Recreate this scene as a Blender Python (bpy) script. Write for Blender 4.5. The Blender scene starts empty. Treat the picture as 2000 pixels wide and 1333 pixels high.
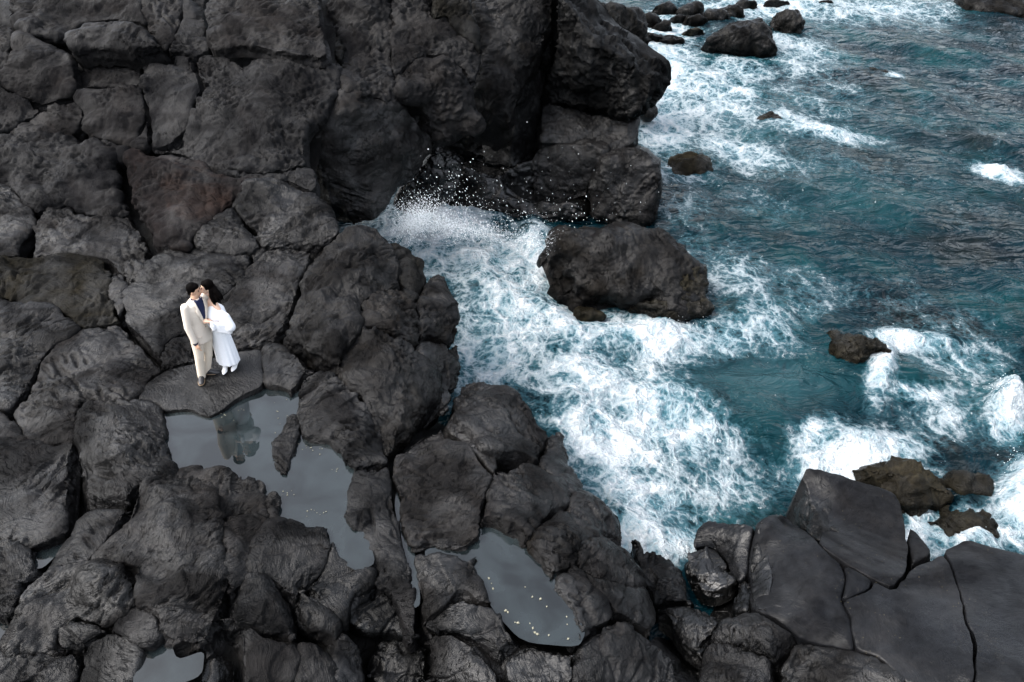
import bpy, bmesh, math, random
import numpy as np
from mathutils import Vector, Matrix
R = math.radians
random.seed(7)

# ------------------------------------------------------------------ camera
scene = bpy.context.scene
CAM = np.array([0.0, 0.0, 10.2]); PITCH = R(35.5); FPX = 1560.0   # FPX: focal length in pixels of a 2000 px wide picture
cam_d = bpy.data.cameras.new('camera'); cam = bpy.data.objects.new('camera', cam_d)
scene.collection.objects.link(cam); scene.camera = cam
cam.location = CAM; cam.rotation_euler = (R(90) - PITCH, 0, 0)
cam_d.sensor_width = 36.0; cam_d.lens = FPX / 2000 * 36; cam_d.clip_start = 0.1; cam_d.clip_end = 2000

# ------------------------------------------------------------------ sky, sun, exposure (overcast)
SUN_EL, SUN_AZ = 54.0, -102.0   # azimuth measured clockwise from +Y
world = bpy.data.worlds.new('World'); scene.world = world; world.use_nodes = True
wt = world.node_tree; wn = wt.nodes; wl = wt.links
bgn = wn['Background']
sky = wn.new('ShaderNodeTexSky'); sky.sky_type = 'NISHITA'; sky.sun_disc = False
sky.sun_elevation = R(SUN_EL); sky.sun_rotation = R(SUN_AZ)
sky.air_density = 1.0; sky.dust_density = 4.0; sky.ozone_density = 1.0
hsv = wn.new('ShaderNodeHueSaturation'); hsv.inputs['Saturation'].default_value = 0.42   # cloud cover greys the sky
wl.new(sky.outputs[0], hsv.inputs['Color']); wl.new(hsv.outputs[0], bgn.inputs['Color'])
bgn.inputs['Strength'].default_value = 0.15
sd_ = bpy.data.lights.new('sun', 'SUN'); sd_.energy = 0.75; sd_.angle = R(30); sd_.color = (1.0, 0.96, 0.9)
sun = bpy.data.objects.new('sun', sd_); scene.collection.objects.link(sun)
_sv = Vector((math.sin(R(SUN_AZ)) * math.cos(R(SUN_EL)), math.cos(R(SUN_AZ)) * math.cos(R(SUN_EL)), math.sin(R(SUN_EL))))
sun.rotation_euler = _sv.to_track_quat('Z', 'Y').to_euler(); sun.location = _sv * 60
vs = scene.view_settings
vs.view_transform = 'Standard'; vs.look = 'None'; vs.gamma = 1.0; vs.exposure = 1.95; vs.use_curve_mapping = False
scene.cycles.max_bounces = 5; scene.cycles.diffuse_bounces = 2; scene.cycles.glossy_bounces = 2; scene.cycles.transparent_max_bounces = 8
scene.cycles.caustics_reflective = False; scene.cycles.caustics_refractive = False

# ------------------------------------------------------------------ helpers
COL = scene.collection
_cp, _sp = math.cos(PITCH), math.sin(PITCH)
def ray(px, py):
    px = np.asarray(px, float); py = np.asarray(py, float)
    a = px - 1000.0; b = 666.5 - py
    return np.stack([a, _cp * FPX + _sp * b, -_sp * FPX + _cp * b], -1)
def unproj(px, py, z):
    d = ray(px, py); t = (np.asarray(z, float) - CAM[2]) / d[..., 2]
    return CAM + d * t[..., None]
def wpt(px, py, z): return unproj(np.array([px]), np.array([py]), np.array([z]))[0]

_rs = np.random.RandomState(11)
_perm = _rs.permutation(256); _perm = np.concatenate([_perm, _perm, _perm])
_g = _rs.normal(size=(256, 3)); _g /= np.linalg.norm(_g, axis=1)[:, None]; _g = _g.astype(np.float32)
def perlin(p):
    p = np.asarray(p, np.float32)
    i = np.floor(p).astype(np.int32); f = p - i; i &= 255
    u = f * f * f * (f * (f * 6 - 15) + 10)
    out = 0
    for dx in (0, 1):
        wx = u[:, 0] if dx else 1 - u[:, 0]; hx = _perm[i[:, 0] + dx]
        for dy in (0, 1):
            wy = u[:, 1] if dy else 1 - u[:, 1]; hy = _perm[hx + i[:, 1] + dy]
            for dz in (0, 1):
                wz = u[:, 2] if dz else 1 - u[:, 2]
                g = _g[_perm[hy + i[:, 2] + dz] & 255]
                d = (f[:, 0] - dx) * g[:, 0] + (f[:, 1] - dy) * g[:, 1] + (f[:, 2] - dz) * g[:, 2]
                out = out + wx * wy * wz * d
    return out * 1.5
def fbm(p, octs=4, lac=2.03, gain=0.5):
    s = 0; a = 1.0
    for k in range(octs):
        s = s + a * perlin(p + k * 17.3); p = p * lac; a *= gain
    return s
_cellr = _rs.rand(256, 6).astype(np.float32)
def facets(p):
    """nearest jittered cell: tilt offset of that cell's plane, and a per-cell level"""
    i = np.floor(p).astype(np.int32); best = np.full(len(p), 1e9, np.float32); val = np.zeros(len(p), np.float32)
    for dx in (-1, 0, 1):
        for dy in (-1, 0, 1):
            for dz in (-1, 0, 1):
                c = i + np.array([dx, dy, dz], np.int32)
                h = _perm[_perm[_perm[c[:, 0] & 255] + (c[:, 1] & 255)] + (c[:, 2] & 255)] & 255
                r = _cellr[h]; q = p - (c + r[:, :3]); d = (q * q).sum(1)
                m = d < best
                best = np.where(m, d, best)
                val = np.where(m, ((r[:, 3:6] - 0.5) * q).sum(1) * 1.6 + (r[:, 3] - 0.5) * 0.35, val)
    return val
def smooth(a, b, x):
    t = np.clip((x - a) / (b - a), 0, 1); return t * t * (3 - 2 * t)

def mesh_np(name, co, faces, mats, smooth_shade=True):
    """co Nx3, faces Mxk (k = 3 or 4)"""
    me = bpy.data.meshes.new(name); co = np.ascontiguousarray(co, np.float32); faces = np.ascontiguousarray(faces, np.int32)
    n, k = faces.shape
    me.vertices.add(len(co)); me.vertices.foreach_set('co', co.ravel())
    me.loops.add(n * k); me.loops.foreach_set('vertex_index', faces.ravel())
    me.polygons.add(n); me.polygons.foreach_set('loop_start', np.arange(0, n * k, k, dtype=np.int32))
    if smooth_shade: me.polygons.foreach_set('use_smooth', np.ones(n, bool))
    me.update(calc_edges=True)
    if not isinstance(mats, (list, tuple)): mats = [mats]
    for m in mats: me.materials.append(m)
    return me
def link(name, me, parent=None, **props):
    o = bpy.data.objects.new(name, me); COL.objects.link(o)
    if parent is not None: o.parent = parent
    for k, v in props.items(): o[k] = v
    return o
def empty(name, loc, rz=0, **props):
    o = bpy.data.objects.new(name, None); COL.objects.link(o); o.location = loc; o.rotation_euler = (0, 0, rz)
    o.empty_display_size = 0.2
    for k, v in props.items(): o[k] = v
    return o
# ------------------------------------------------------------------ materials
def new_mat(name):
    m = bpy.data.materials.new(name); m.use_nodes = True
    nt = m.node_tree; return m, nt, nt.nodes, nt.links, nt.nodes['Principled BSDF']
def nd(nodes, t, **kw):
    n = nodes.new(t)
    for k, v in kw.items():
        if k.startswith('i_'):
            key = k[2:].replace('_', ' ')
            n.inputs[key].default_value = v
        else: setattr(n, k, v)
    return n
def ramp(nodes, stops, interp='LINEAR'):
    r = nodes.new('ShaderNodeValToRGB'); r.color_ramp.interpolation = interp
    el = r.color_ramp.elements
    while len(el) < len(stops): el.new(0.5)
    for e, (p, c) in zip(el, stops):
        e.position = p; e.color = (c if len(c) == 4 else (*c, 1)) if isinstance(c, tuple) else (c, c, c, 1)
    return r
def mixc(nodes, links, fac, a, b, blend='MIX'):
    m = nodes.new('ShaderNodeMix'); m.data_type = 'RGBA'; m.blend_type = blend
    for s, v in ((m.inputs[0], fac), (m.inputs[6], a), (m.inputs[7], b)):
        if hasattr(v, 'links'): links.new(v, s)
        elif isinstance(v, tuple): s.default_value = (*v, 1) if len(v) == 3 else v
        else: s.default_value = v
    return m.outputs[2]
def mth(nodes, links, op, a, b=None, clamp=False):
    m = nodes.new('ShaderNodeMath'); m.operation = op; m.use_clamp = clamp
    for s, v in ((m.inputs[0], a), (m.inputs[1], b)):
        if v is None: continue
        if hasattr(v, 'links'): links.new(v, s)
        else: s.default_value = v
    return m.outputs[0]

STONE = 0.15
def rock_mat(name, c0, c1, c2, rough=(0.42, 0.75), bump=0.35, patch=None, patch_amt=0.5, speck=0.0, spec=0.05, lich=None):
    """dark lava: three stone colours in noise, optional coloured patches, pits and fine cracks in relief"""
    m, nt, N, L, b = new_mat(name)
    geo = nd(N, 'ShaderNodeNewGeometry'); P = geo.outputs['Position']
    oi = nd(N, 'ShaderNodeObjectInfo')
    n1 = nd(N, 'ShaderNodeTexNoise', i_Scale=1.3, i_Detail=4.0, i_Roughness=0.62, i_Distortion=0.6); L.new(P, n1.inputs['Vector'])
    n2 = nd(N, 'ShaderNodeTexNoise', i_Scale=9.0, i_Detail=5.0, i_Roughness=0.68); L.new(P, n2.inputs['Vector'])
    n3 = nd(N, 'ShaderNodeTexNoise', i_Scale=60.0, i_Detail=2.0, i_Roughness=0.7); L.new(P, n3.inputs['Vector'])
    c0, c1, c2 = (tuple(x * STONE * k for x, k in zip(c, (0.95, 1.0, 1.05))) for c in (c0, c1, c2))
    if patch: patch = tuple(x * STONE for x in patch)
    if lich: lich = tuple(x * STONE for x in lich)
    r1 = ramp(N, [(0.34, c0), (0.52, c1), (0.68, c2)]); L.new(n1.outputs['Fac'], r1.inputs[0])
    r2 = ramp(N, [(0.3, 0.55), (0.7, 1.45)]); L.new(n2.outputs['Fac'], r2.inputs[0])
    col = mixc(N, L, 1.0, r1.outputs[0], r2.outputs[0], 'MULTIPLY')
    r3 = ramp(N, [(0.3, 0.88), (0.7, 1.13)]); L.new(n3.outputs['Fac'], r3.inputs[0]); col = mixc(N, L, 0.8, col, r3.outputs[0], 'MULTIPLY')
    rv = ramp(N, [(0.0, (0.78, 0.79, 0.82)), (0.5, (1.0, 1.0, 1.0)), (1.0, (1.25, 1.18, 1.12))]); L.new(oi.outputs['Random'], rv.inputs[0])
    col = mixc(N, L, 1.0, col, rv.outputs[0], 'MULTIPLY')
    if patch:
        np_ = nd(N, 'ShaderNodeTexNoise', i_Scale=0.9, i_Detail=5.0, i_Roughness=0.6, i_Distortion=1.2); L.new(P, np_.inputs['Vector'])
        rp = ramp(N, [(0.52, 0.0), (0.68, patch_amt)]); L.new(np_.outputs['Fac'], rp.inputs[0])
        col = mixc(N, L, rp.outputs[0], col, patch)
    if lich:
        nl = nd(N, 'ShaderNodeTexNoise', i_Scale=3.2, i_Detail=8.0, i_Roughness=0.75, i_Distortion=0.8); L.new(P, nl.inputs['Vector'])
        rl = ramp(N, [(0.57, 0.0), (0.66, 0.55)]); L.new(nl.outputs['Fac'], rl.inputs[0])
        col = mixc(N, L, rl.outputs[0], col, lich)
    if speck:
        ns = nd(N, 'ShaderNodeTexVoronoi', i_Scale=16.0); L.new(P, ns.inputs['Vector'])
        rs = ramp(N, [(0.03, 1.0), (0.07, 0.0)]); L.new(ns.outputs['Distance'], rs.inputs[0])
        ng = nd(N, 'ShaderNodeTexNoise', i_Scale=1.1); L.new(P, ng.inputs['Vector'])
        rg = ramp(N, [(0.5, 0.0), (0.6, speck)]); L.new(ng.outputs['Fac'], rg.inputs[0])
        col = mixc(N, L, mth(N, L, 'MULTIPLY', rs.outputs[0], rg.outputs[0]), col, (0.42, 0.36, 0.22))
    sz = nd(N, 'ShaderNodeSeparateXYZ'); L.new(P, sz.inputs[0])
    wz = mth(N, L, 'ADD', sz.outputs['Z'], mth(N, L, 'MULTIPLY', n1.outputs['Fac'], 0.9))
    wr = ramp(N, [(0.30, 1.0), (0.62, 0.0)]); L.new(mth(N, L, 'MULTIPLY', wz, 0.42), wr.inputs[0]); WET = wr.outputs[0]      # stone wetted by the surf
    col = mixc(N, L, mth(N, L, 'MULTIPLY', WET, 0.5), col, (0.002, 0.002, 0.002))
    L.new(col, b.inputs['Base Color'])
    rr = ramp(N, [(0.32, rough[0]), (0.68, rough[1])]); L.new(n1.outputs['Fac'], rr.inputs[0])
    rgh = mth(N, L, 'ADD', rr.outputs[0], mth(N, L, 'MULTIPLY', mth(N, L, 'SUBTRACT', n3.outputs['Fac'], 0.5), 0.35))
    rgh = mth(N, L, 'MULTIPLY', rgh, mth(N, L, 'SUBTRACT', 1.0, mth(N, L, 'MULTIPLY', WET, 0.5)))
    nw = nd(N, 'ShaderNodeTexNoise', i_Scale=0.8, i_Detail=4.0, i_Roughness=0.55, i_Distortion=0.8); L.new(P, nw.inputs['Vector'])      # damp, shinier patches
    rw = ramp(N, [(0.40, 0.0), (0.60, 1.0)]); L.new(nw.outputs['Fac'], rw.inputs[0])
    L.new(mth(N, L, 'MULTIPLY', rgh, mth(N, L, 'SUBTRACT', 1.0, mth(N, L, 'MULTIPLY', rw.outputs[0], 0.28))), b.inputs['Roughness'])
    L.new(mth(N, L, 'MULTIPLY', spec, mth(N, L, 'ADD', 0.35, mth(N, L, 'MULTIPLY', rw.outputs[0], 2.3))), b.inputs['Specular IOR Level'])
    # relief: pits, grain and hairline fractures
    w = nd(N, 'ShaderNodeTexNoise', i_Scale=2.0, i_Detail=1.0); L.new(P, w.inputs['Vector'])
    vadd = nd(N, 'ShaderNodeVectorMath', operation='MULTIPLY_ADD'); L.new(w.outputs['Color'], vadd.inputs[0]); vadd.inputs[1].default_value = (0.5, 0.5, 0.5); L.new(P, vadd.inputs[2])
    n4 = nd(N, 'ShaderNodeTexNoise', i_Scale=20.0, i_Detail=5.0, i_Roughness=0.78); L.new(P, n4.inputs['Vector'])
    mp = nd(N, 'ShaderNodeMapping'); mp.inputs['Scale'].default_value = (5.0, 24.0, 17.0)
    vr_ = nd(N, 'ShaderNodeVectorRotate', rotation_type='Z_AXIS'); L.new(vadd.outputs[0], vr_.inputs['Vector']); L.new(mth(N, L, 'MULTIPLY', oi.outputs['Random'], 2.6), vr_.inputs['Angle']); L.new(vr_.outputs[0], mp.inputs['Vector'])
    n5 = nd(N, 'ShaderNodeTexNoise', i_Scale=1.0, i_Detail=3.0, i_Roughness=0.65, i_Distortion=0.7); L.new(mp.outputs[0], n5.inputs['Vector'])
    r5 = ramp(N, [(0.33, 0.0), (0.43, 1.0)]); L.new(n5.outputs['Fac'], r5.inputs[0])          # torn, streaky pits
    nm = nd(N, 'ShaderNodeTexNoise', i_Scale=0.9, i_Detail=1.0); L.new(P, nm.inputs['Vector'])
    rm = ramp(N, [(0.45, 0.0), (0.6, 1.0)]); L.new(nm.outputs['Fac'], rm.inputs[0])
    mf = nd(N, 'ShaderNodeMapping'); mf.inputs['Scale'].default_value = (3.0, 34.0, 26.0); L.new(vr_.outputs[0], mf.inputs['Vector'])
    n7 = nd(N, 'ShaderNodeTexNoise', i_Scale=1.0, i_Detail=3.0, i_Roughness=0.6, i_Distortion=0.4); L.new(mf.outputs[0], n7.inputs['Vector'])      # fine flow lines
    h = mth(N, L, 'ADD', mth(N, L, 'MULTIPLY', n4.outputs['Fac'], 0.30), mth(N, L, 'MULTIPLY', n3.outputs['Fac'], 0.07))
    h = mth(N, L, 'ADD', h, mth(N, L, 'MULTIPLY', n2.outputs['Fac'], 0.25))
    h = mth(N, L, 'ADD', h, mth(N, L, 'MULTIPLY', n7.outputs['Fac'], 0.40))
    h = mth(N, L, 'ADD', h, mth(N, L, 'MULTIPLY', mth(N, L, 'MULTIPLY', r5.outputs[0], rm.outputs[0]), 0.95))
    bp = nd(N, 'ShaderNodeBump', i_Strength=min(1.0, bump * 1.6), i_Distance=0.055); L.new(h, bp.inputs['Height'])
    L.new(bp.outputs[0], b.inputs['Normal'])
    return m
M = {}
M['upper'] = rock_mat('lava_upper', (0.030, 0.029, 0.031), (0.050, 0.047, 0.047), (0.078, 0.070, 0.066), rough=(0.55, 0.85), bump=0.55, lich=(0.14, 0.135, 0.13))
M['rust'] = rock_mat('lava_rust', (0.036, 0.031, 0.030), (0.060, 0.049, 0.046), (0.098, 0.076, 0.068), rough=(0.6, 0.9), bump=0.55, patch=(0.14, 0.088, 0.07), patch_amt=0.6)
M['shelf'] = rock_mat('lava_shelf', (0.020, 0.019, 0.019), (0.040, 0.037, 0.036), (0.072, 0.064, 0.060), rough=(0.30, 0.52), bump=0.6, spec=0.11)
M['crust'] = rock_mat('lava_crust', (0.03, 0.028, 0.024), (0.055, 0.048, 0.036), (0.085, 0.07, 0.045), rough=(0.6, 0.9), bump=0.8, patch=(0.10, 0.08, 0.04), patch_amt=0.5)
M['boulder'] = rock_mat('lava_boulder', (0.024, 0.022, 0.021), (0.042, 0.038, 0.036), (0.066, 0.058, 0.051), rough=(0.32, 0.58), bump=0.55, spec=0.07, patch=(0.095, 0.078, 0.056), patch_amt=0.35)
M['cliff'] = rock_mat('lava_cliff', (0.022, 0.021, 0.020), (0.040, 0.037, 0.033), (0.062, 0.056, 0.048), rough=(0.45, 0.75), bump=0.5, patch=(0.085, 0.075, 0.055), patch_amt=0.4)
M['wet'] = rock_mat('lava_wet', (0.020, 0.019, 0.019), (0.032, 0.030, 0.029), (0.044, 0.040, 0.038), rough=(0.18, 0.45), bump=0.45, spec=0.14)
M['slab'] = rock_mat('lava_slab', (0.026, 0.027, 0.031), (0.036, 0.036, 0.039), (0.050, 0.047, 0.047), rough=(0.33, 0.50), bump=0.22, speck=0.7, spec=0.085)
M['black'] = rock_mat('lava_wet_and_shade_black', (0.008, 0.008, 0.009), (0.013, 0.013, 0.013), (0.02, 0.02, 0.019), rough=(0.10, 0.32), bump=0.3, spec=0.2)  # wet black stone; in the recess and hole the colour stands in for shade
M['weed'] = rock_mat('weedy_rock', (0.03, 0.026, 0.015), (0.085, 0.070, 0.042), (0.18, 0.15, 0.09), rough=(0.5, 0.8), bump=1.0, speck=0.8)
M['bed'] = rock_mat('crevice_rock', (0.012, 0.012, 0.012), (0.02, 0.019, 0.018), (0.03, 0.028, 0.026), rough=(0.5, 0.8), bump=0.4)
# ------------------------------------------------------------------ rock builder
def rbf(ctrl):
    c = np.array(ctrl, float); X = c[:, :2] / 100; n = len(c)
    A = np.zeros((n + 3, n + 3)); A[:n, :n] = np.linalg.norm(X[:, None] - X[None], axis=2)
    A[:n, n] = 1; A[:n, n + 1:] = X; A[n, :n] = 1; A[n + 1:, :n] = X.T
    s = np.linalg.solve(A, np.concatenate([c[:, 2], [0, 0, 0]]))
    def f(px, py):
        Q = np.stack([np.asarray(px, float), np.asarray(py, float)], -1) / 100
        return np.linalg.norm(Q[:, None] - X[None], axis=2) @ s[:n] + s[n] + Q @ s[n + 1:]
    return f
def chaikin(P, it):
    for _ in range(it):
        Q = np.roll(P, -1, 0)
        P = np.stack([0.84 * P + 0.16 * Q, 0.16 * P + 0.84 * Q], 1).reshape(-1, P.shape[1])
    return P
def densify(P, step):
    out = []
    for a, b in zip(P, np.roll(P, -1, 0)):
        k = max(1, int(np.linalg.norm(b - a) / step))
        for j in range(k): out.append(a + (b - a) * j / k)
    return np.array(out)
def poly_field(p, poly):
    """signed distance (+ inside), closest point, outward direction"""
    n = len(p); best = np.full(n, 1e18); cp = np.zeros((n, 2)); en = np.zeros((n, 2)); inside = np.zeros(n, bool)
    area = 0.5 * np.sum(poly[:, 0] * np.roll(poly[:, 1], -1) - np.roll(poly[:, 0], -1) * poly[:, 1])
    for a, b in zip(poly, np.roll(poly, -1, 0)):
        e = b - a; l2 = e @ e
        if l2 < 1e-14: continue
        t = np.clip(((p - a) @ e) / l2, 0, 1); c = a + t[:, None] * e
        d = ((p - c) ** 2).sum(1); m = d < best
        best[m] = d[m]; cp[m] = c[m]; en[m] = np.array([e[1], -e[0]]) / math.sqrt(l2) * (1 if area > 0 else -1)
        cr = ((a[1] > p[:, 1]) != (b[1] > p[:, 1]))
        with np.errstate(divide='ignore', invalid='ignore'):
            xi = (b[0] - a[0]) * (p[:, 1] - a[1]) / (b[1] - a[1] + 1e-30) + a[0]
        inside ^= cr & (p[:, 0] < xi)
    d = np.sqrt(best); sd = np.where(inside, d, -d)
    o = (cp - p) * np.where(inside, 1, -1)[:, None]
    o = np.where(d[:, None] > 1e-4, o / np.maximum(d, 1e-9)[:, None], en)
    return sd, cp, o
TRI = [0]
def rock(name, poly, zf, mat, Rr=0.14, L=0.36, dz=0.0, dome=0.05, sp=None, gap=None, lump=0.05, groove=0.012, facet=0.034,
         rough=0.007, dirn=None, parent=None, up=None, sm=2, batter=0.12, bumps=(), seed=0.0, edge=0.035, vr=0.42, rel=True, dash=0.05, fold=0.05, cut=0.025, **props):
    """one stone: traced outline unprojected to its own heights, rounded shoulders, walls going L metres down, real relief"""
    if gap is None: gap = 0.003 + 0.013 * (math.sin(seed * 41.0) * 0.5 + 0.5)
    if rel: Rr, dome = Rr * 0.6, dome * 0.85
    P = np.array(poly, float)
    z = zf(P[:, 0], P[:, 1]) if callable(zf) else np.full(len(P), float(zf)) if np.isscalar(zf) else np.array(zf, float)
    W = unproj(P[:, 0], P[:, 1], z + dz)
    W = chaikin(W, sm)
    c = W.mean(0)
    if up is None:
        _, _, V = np.linalg.svd(W - c); n = V[2]
    else: n = np.array(up, float); n /= np.linalg.norm(n)
    if n @ (CAM - c) < 0: n = -n
    if sp is None: sp = float(np.clip(np.linalg.norm(CAM - c) * 0.00145, 0.0165, 0.035))
    Lw, L = L, 0.3 + max(0, L - 0.3) / 3.2 if L > 0.3 else L      # the deep wall is meshed more coarsely
    u = np.cross([0, 1, 0] if abs(n[1]) < 0.9 else [1, 0, 0], n); u /= np.linalg.norm(u); v = np.cross(n, u)
    # outline wobble, the same for two neighbours along their common crack, so that no edge is ruled
    W = densify(W, 0.10)
    W = W + edge * np.stack([fbm(W * 2.4 + 5, 4), fbm(W * 2.4 + 31, 4), fbm(W * 2.4 + 57, 4) * 0.4], 1)
    D = W - c; p2 = np.stack([D @ u, D @ v], 1); w = D @ n
    lo = p2.min(0) - L - 2 * sp; hi = p2.max(0) + L + 2 * sp
    nx, ny = (int((hi[0] - lo[0]) / sp) + 1, int((hi[1] - lo[1]) / sp) + 1)
    X, Y = np.meshgrid(lo[0] + np.arange(nx) * sp, lo[1] + np.arange(ny) * sp)
    g = np.stack([X.ravel(), Y.ravel()], 1)
    sd, cp, o = poly_field(g, p2)
    sd = sd - gap
    inr = sd.max(); keep = sd > -L - 1.6 * sp; sd = np.maximum(sd, -L)
    W0 = c + g[:, :1] * u + g[:, 1:] * v
    idx = np.full(len(g), -1); idx[keep] = np.arange(keep.sum())
    I = idx.reshape(ny, nx)
    f = np.stack([I[:-1, :-1], I[:-1, 1:], I[1:, 1:], I[1:, :-1]], -1).reshape(-1, 4); f = f[(f >= 0).all(1)]
    g, sd, cp, o, W0 = g[keep], sd[keep], cp[keep], o[keep], W0[keep]
    Rv = np.clip(Rr * (0.9 + 1.3 * fbm(W0 * 1.5 + seed, 2)), 0.02, max(0.03, 0.85 * inr))
    s = Rv - sd; phi = np.clip(s / Rv, 0, math.pi / 2)
    over = np.maximum(s - Rv * math.pi / 2, 0)
    over = over + np.maximum(over - 0.3, 0) * 2.2
    hor = np.where(s > 0, Rv * np.sin(phi) - Rv + over * batter, 0); drop = np.where(s > 0, vr * Rv * (1 - np.cos(phi)) + over, 0)
    pos2 = np.where((s > 0)[:, None], cp + o * (hor - gap)[:, None], g)
    # height of the traced outline carried inwards
    k = np.arange(0, len(p2), max(1, len(p2) // 60))
    dd = ((g[:, None] - p2[k][None]) ** 2).sum(2) + 1e-3; wt_ = 1 / dd ** 1.5
    h = (wt_ * w[k]).sum(1) / wt_.sum(1)
    a = np.clip(sd / max(inr, 1e-6), 0, 1); h = h + dome * (1 - (1 - a) ** 2)
    for (bx, by, br, bh) in bumps:                        # swellings (+) and hollows (-) seen in the photograph
        wb = wpt(bx, by, float(zf(np.array([bx]), np.array([by]))[0] if callable(zf) else np.mean(z)) + dz) - c
        h = h + bh * np.exp(-(((g[:, 0] - wb @ u) ** 2 + (g[:, 1] - wb @ v) ** 2) / br ** 2))
    co = c + pos2[:, :1] * u + pos2[:, 1:] * v + (h - drop)[:, None] * n
    # normals
    fn = np.cross(co[f[:, 2]] - co[f[:, 0]], co[f[:, 3]] - co[f[:, 1]])
    vn = np.zeros_like(co)
    for j in range(4): np.add.at(vn, f[:, j], fn)
    vn /= np.linalg.norm(vn, axis=1)[:, None] + 1e-12
    q = co.astype(np.float32) + np.float32(seed)
    warp = np.stack([perlin(q * 1.1 + 3), perlin(q * 1.1 + 43), perlin(q * 1.1 + 83)], 1)
    q0 = co.astype(np.float32)
    dsp = lump * (1.3 * fbm(q0 * 0.75, 3) + 0.45 * fbm(q * 2.1, 3))
    if fold:        # swollen folds meeting in creases, running on across the cracks
        wq = np.stack([perlin(q0 * 0.6 + 13), perlin(q0 * 0.6 + 53), perlin(q0 * 0.6 + 93)], 1); qf = (q0 + 0.6 * wq) * np.array([1.0, 1.25, 1.1], np.float32)
        b1 = np.minimum(np.abs(perlin(qf * 0.85 + 2)) * 2.2, 1) ** 0.75; b2 = np.minimum(np.abs(perlin(qf * 2.0 + 29)) * 2.2, 1) ** 0.75
        dsp = dsp + fold * ((b1 - 0.5) * 1.3 + (b2 - 0.5) * 0.35 * smooth(-0.2, 0.3, perlin(q0 * 0.7 + 71)))
    if facet: dsp = dsp + facet * facets((q + 0.22 * warp) * np.float32(2.3)) + facet * 0.45 * facets((q + 0.12 * warp) * np.float32(5.5) + 9)
    if groove:
        dv = np.array(dirn if dirn is not None else [math.cos(seed * 3.1), math.sin(seed * 3.1), 0.2]); dv = dv / np.linalg.norm(dv)
        qa = q + 0.28 * warp; al = qa @ dv; st = qa - al[:, None] * dv * 0.84
        msk = smooth(-0.25, 0.3, fbm(q * 0.8 + 61, 2))
        r1 = 1 - np.abs(perlin(st * 5.2)); r2 = 1 - np.abs(perlin(st * 11.0 + 7))
        dsp = dsp + groove * msk * ((r1 - 0.75) * 0.7 + (r2 - 0.75) * 0.5)
    if dash:        # torn slots left by the flow, in swarms that follow a curving grain
        dv = np.array(dirn if dirn is not None else [math.cos(seed * 3.1), math.sin(seed * 3.1), 0.2]); dv = dv / np.linalg.norm(dv)
        wl2 = np.stack([perlin(q * 0.7 + 19), perlin(q * 0.7 + 59), perlin(q * 0.7 + 99)], 1); qd = q + 0.32 * wl2; al = qd @ dv; st = qd - al[:, None] * dv * 0.80
        swarm = smooth(0.02, 0.30, fbm(q * 1.0 + 161, 2))
        ds = smooth(0.20, 0.33, perlin(st * 11.0 + 37)) + 0.7 * smooth(0.26, 0.38, perlin(st * 19.0 + 3))
        dsp = dsp - dash * swarm * np.minimum(ds, 1.2)
    if rough:
        mk = smooth(-0.05, 0.45, fbm(q * 0.9 + 101, 3))
        dsp = dsp + rough * (0.35 + 1.6 * mk) * fbm(q * 9.0 + 3, 3)
        dsp = dsp - rough * 2.2 * mk * np.maximum(0, perlin(q * 6.0 + 77) - 0.12) * 2
    if cut:
        q2 = q + 0.35 * warp; mk2 = smooth(0.0, 0.3, fbm(q * 0.7 + 151, 2))
        c1 = np.abs(perlin(q2 * 1.7 + 11)); c2 = np.abs(perlin((q + 0.2 * warp) * np.array([3.1, 3.9, 3.5], np.float32) + 23))
        dsp = dsp - cut * (1 - smooth(0.0, 0.11, c1)) * smooth(-0.1, 0.2, perlin(q * 0.9 + 201)) - 0.55 * cut * mk2 * (1 - smooth(0.0, 0.16, c2))
    fin = np.clip((L * 0.9 + sd) / 0.1, 0, 1)
    co = co + vn * (dsp * fin)[:, None]
    TRI[0] += 2 * len(f)
    me = mesh_np(name, co, f, mat)
    return link(name, me, parent, **props)
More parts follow.
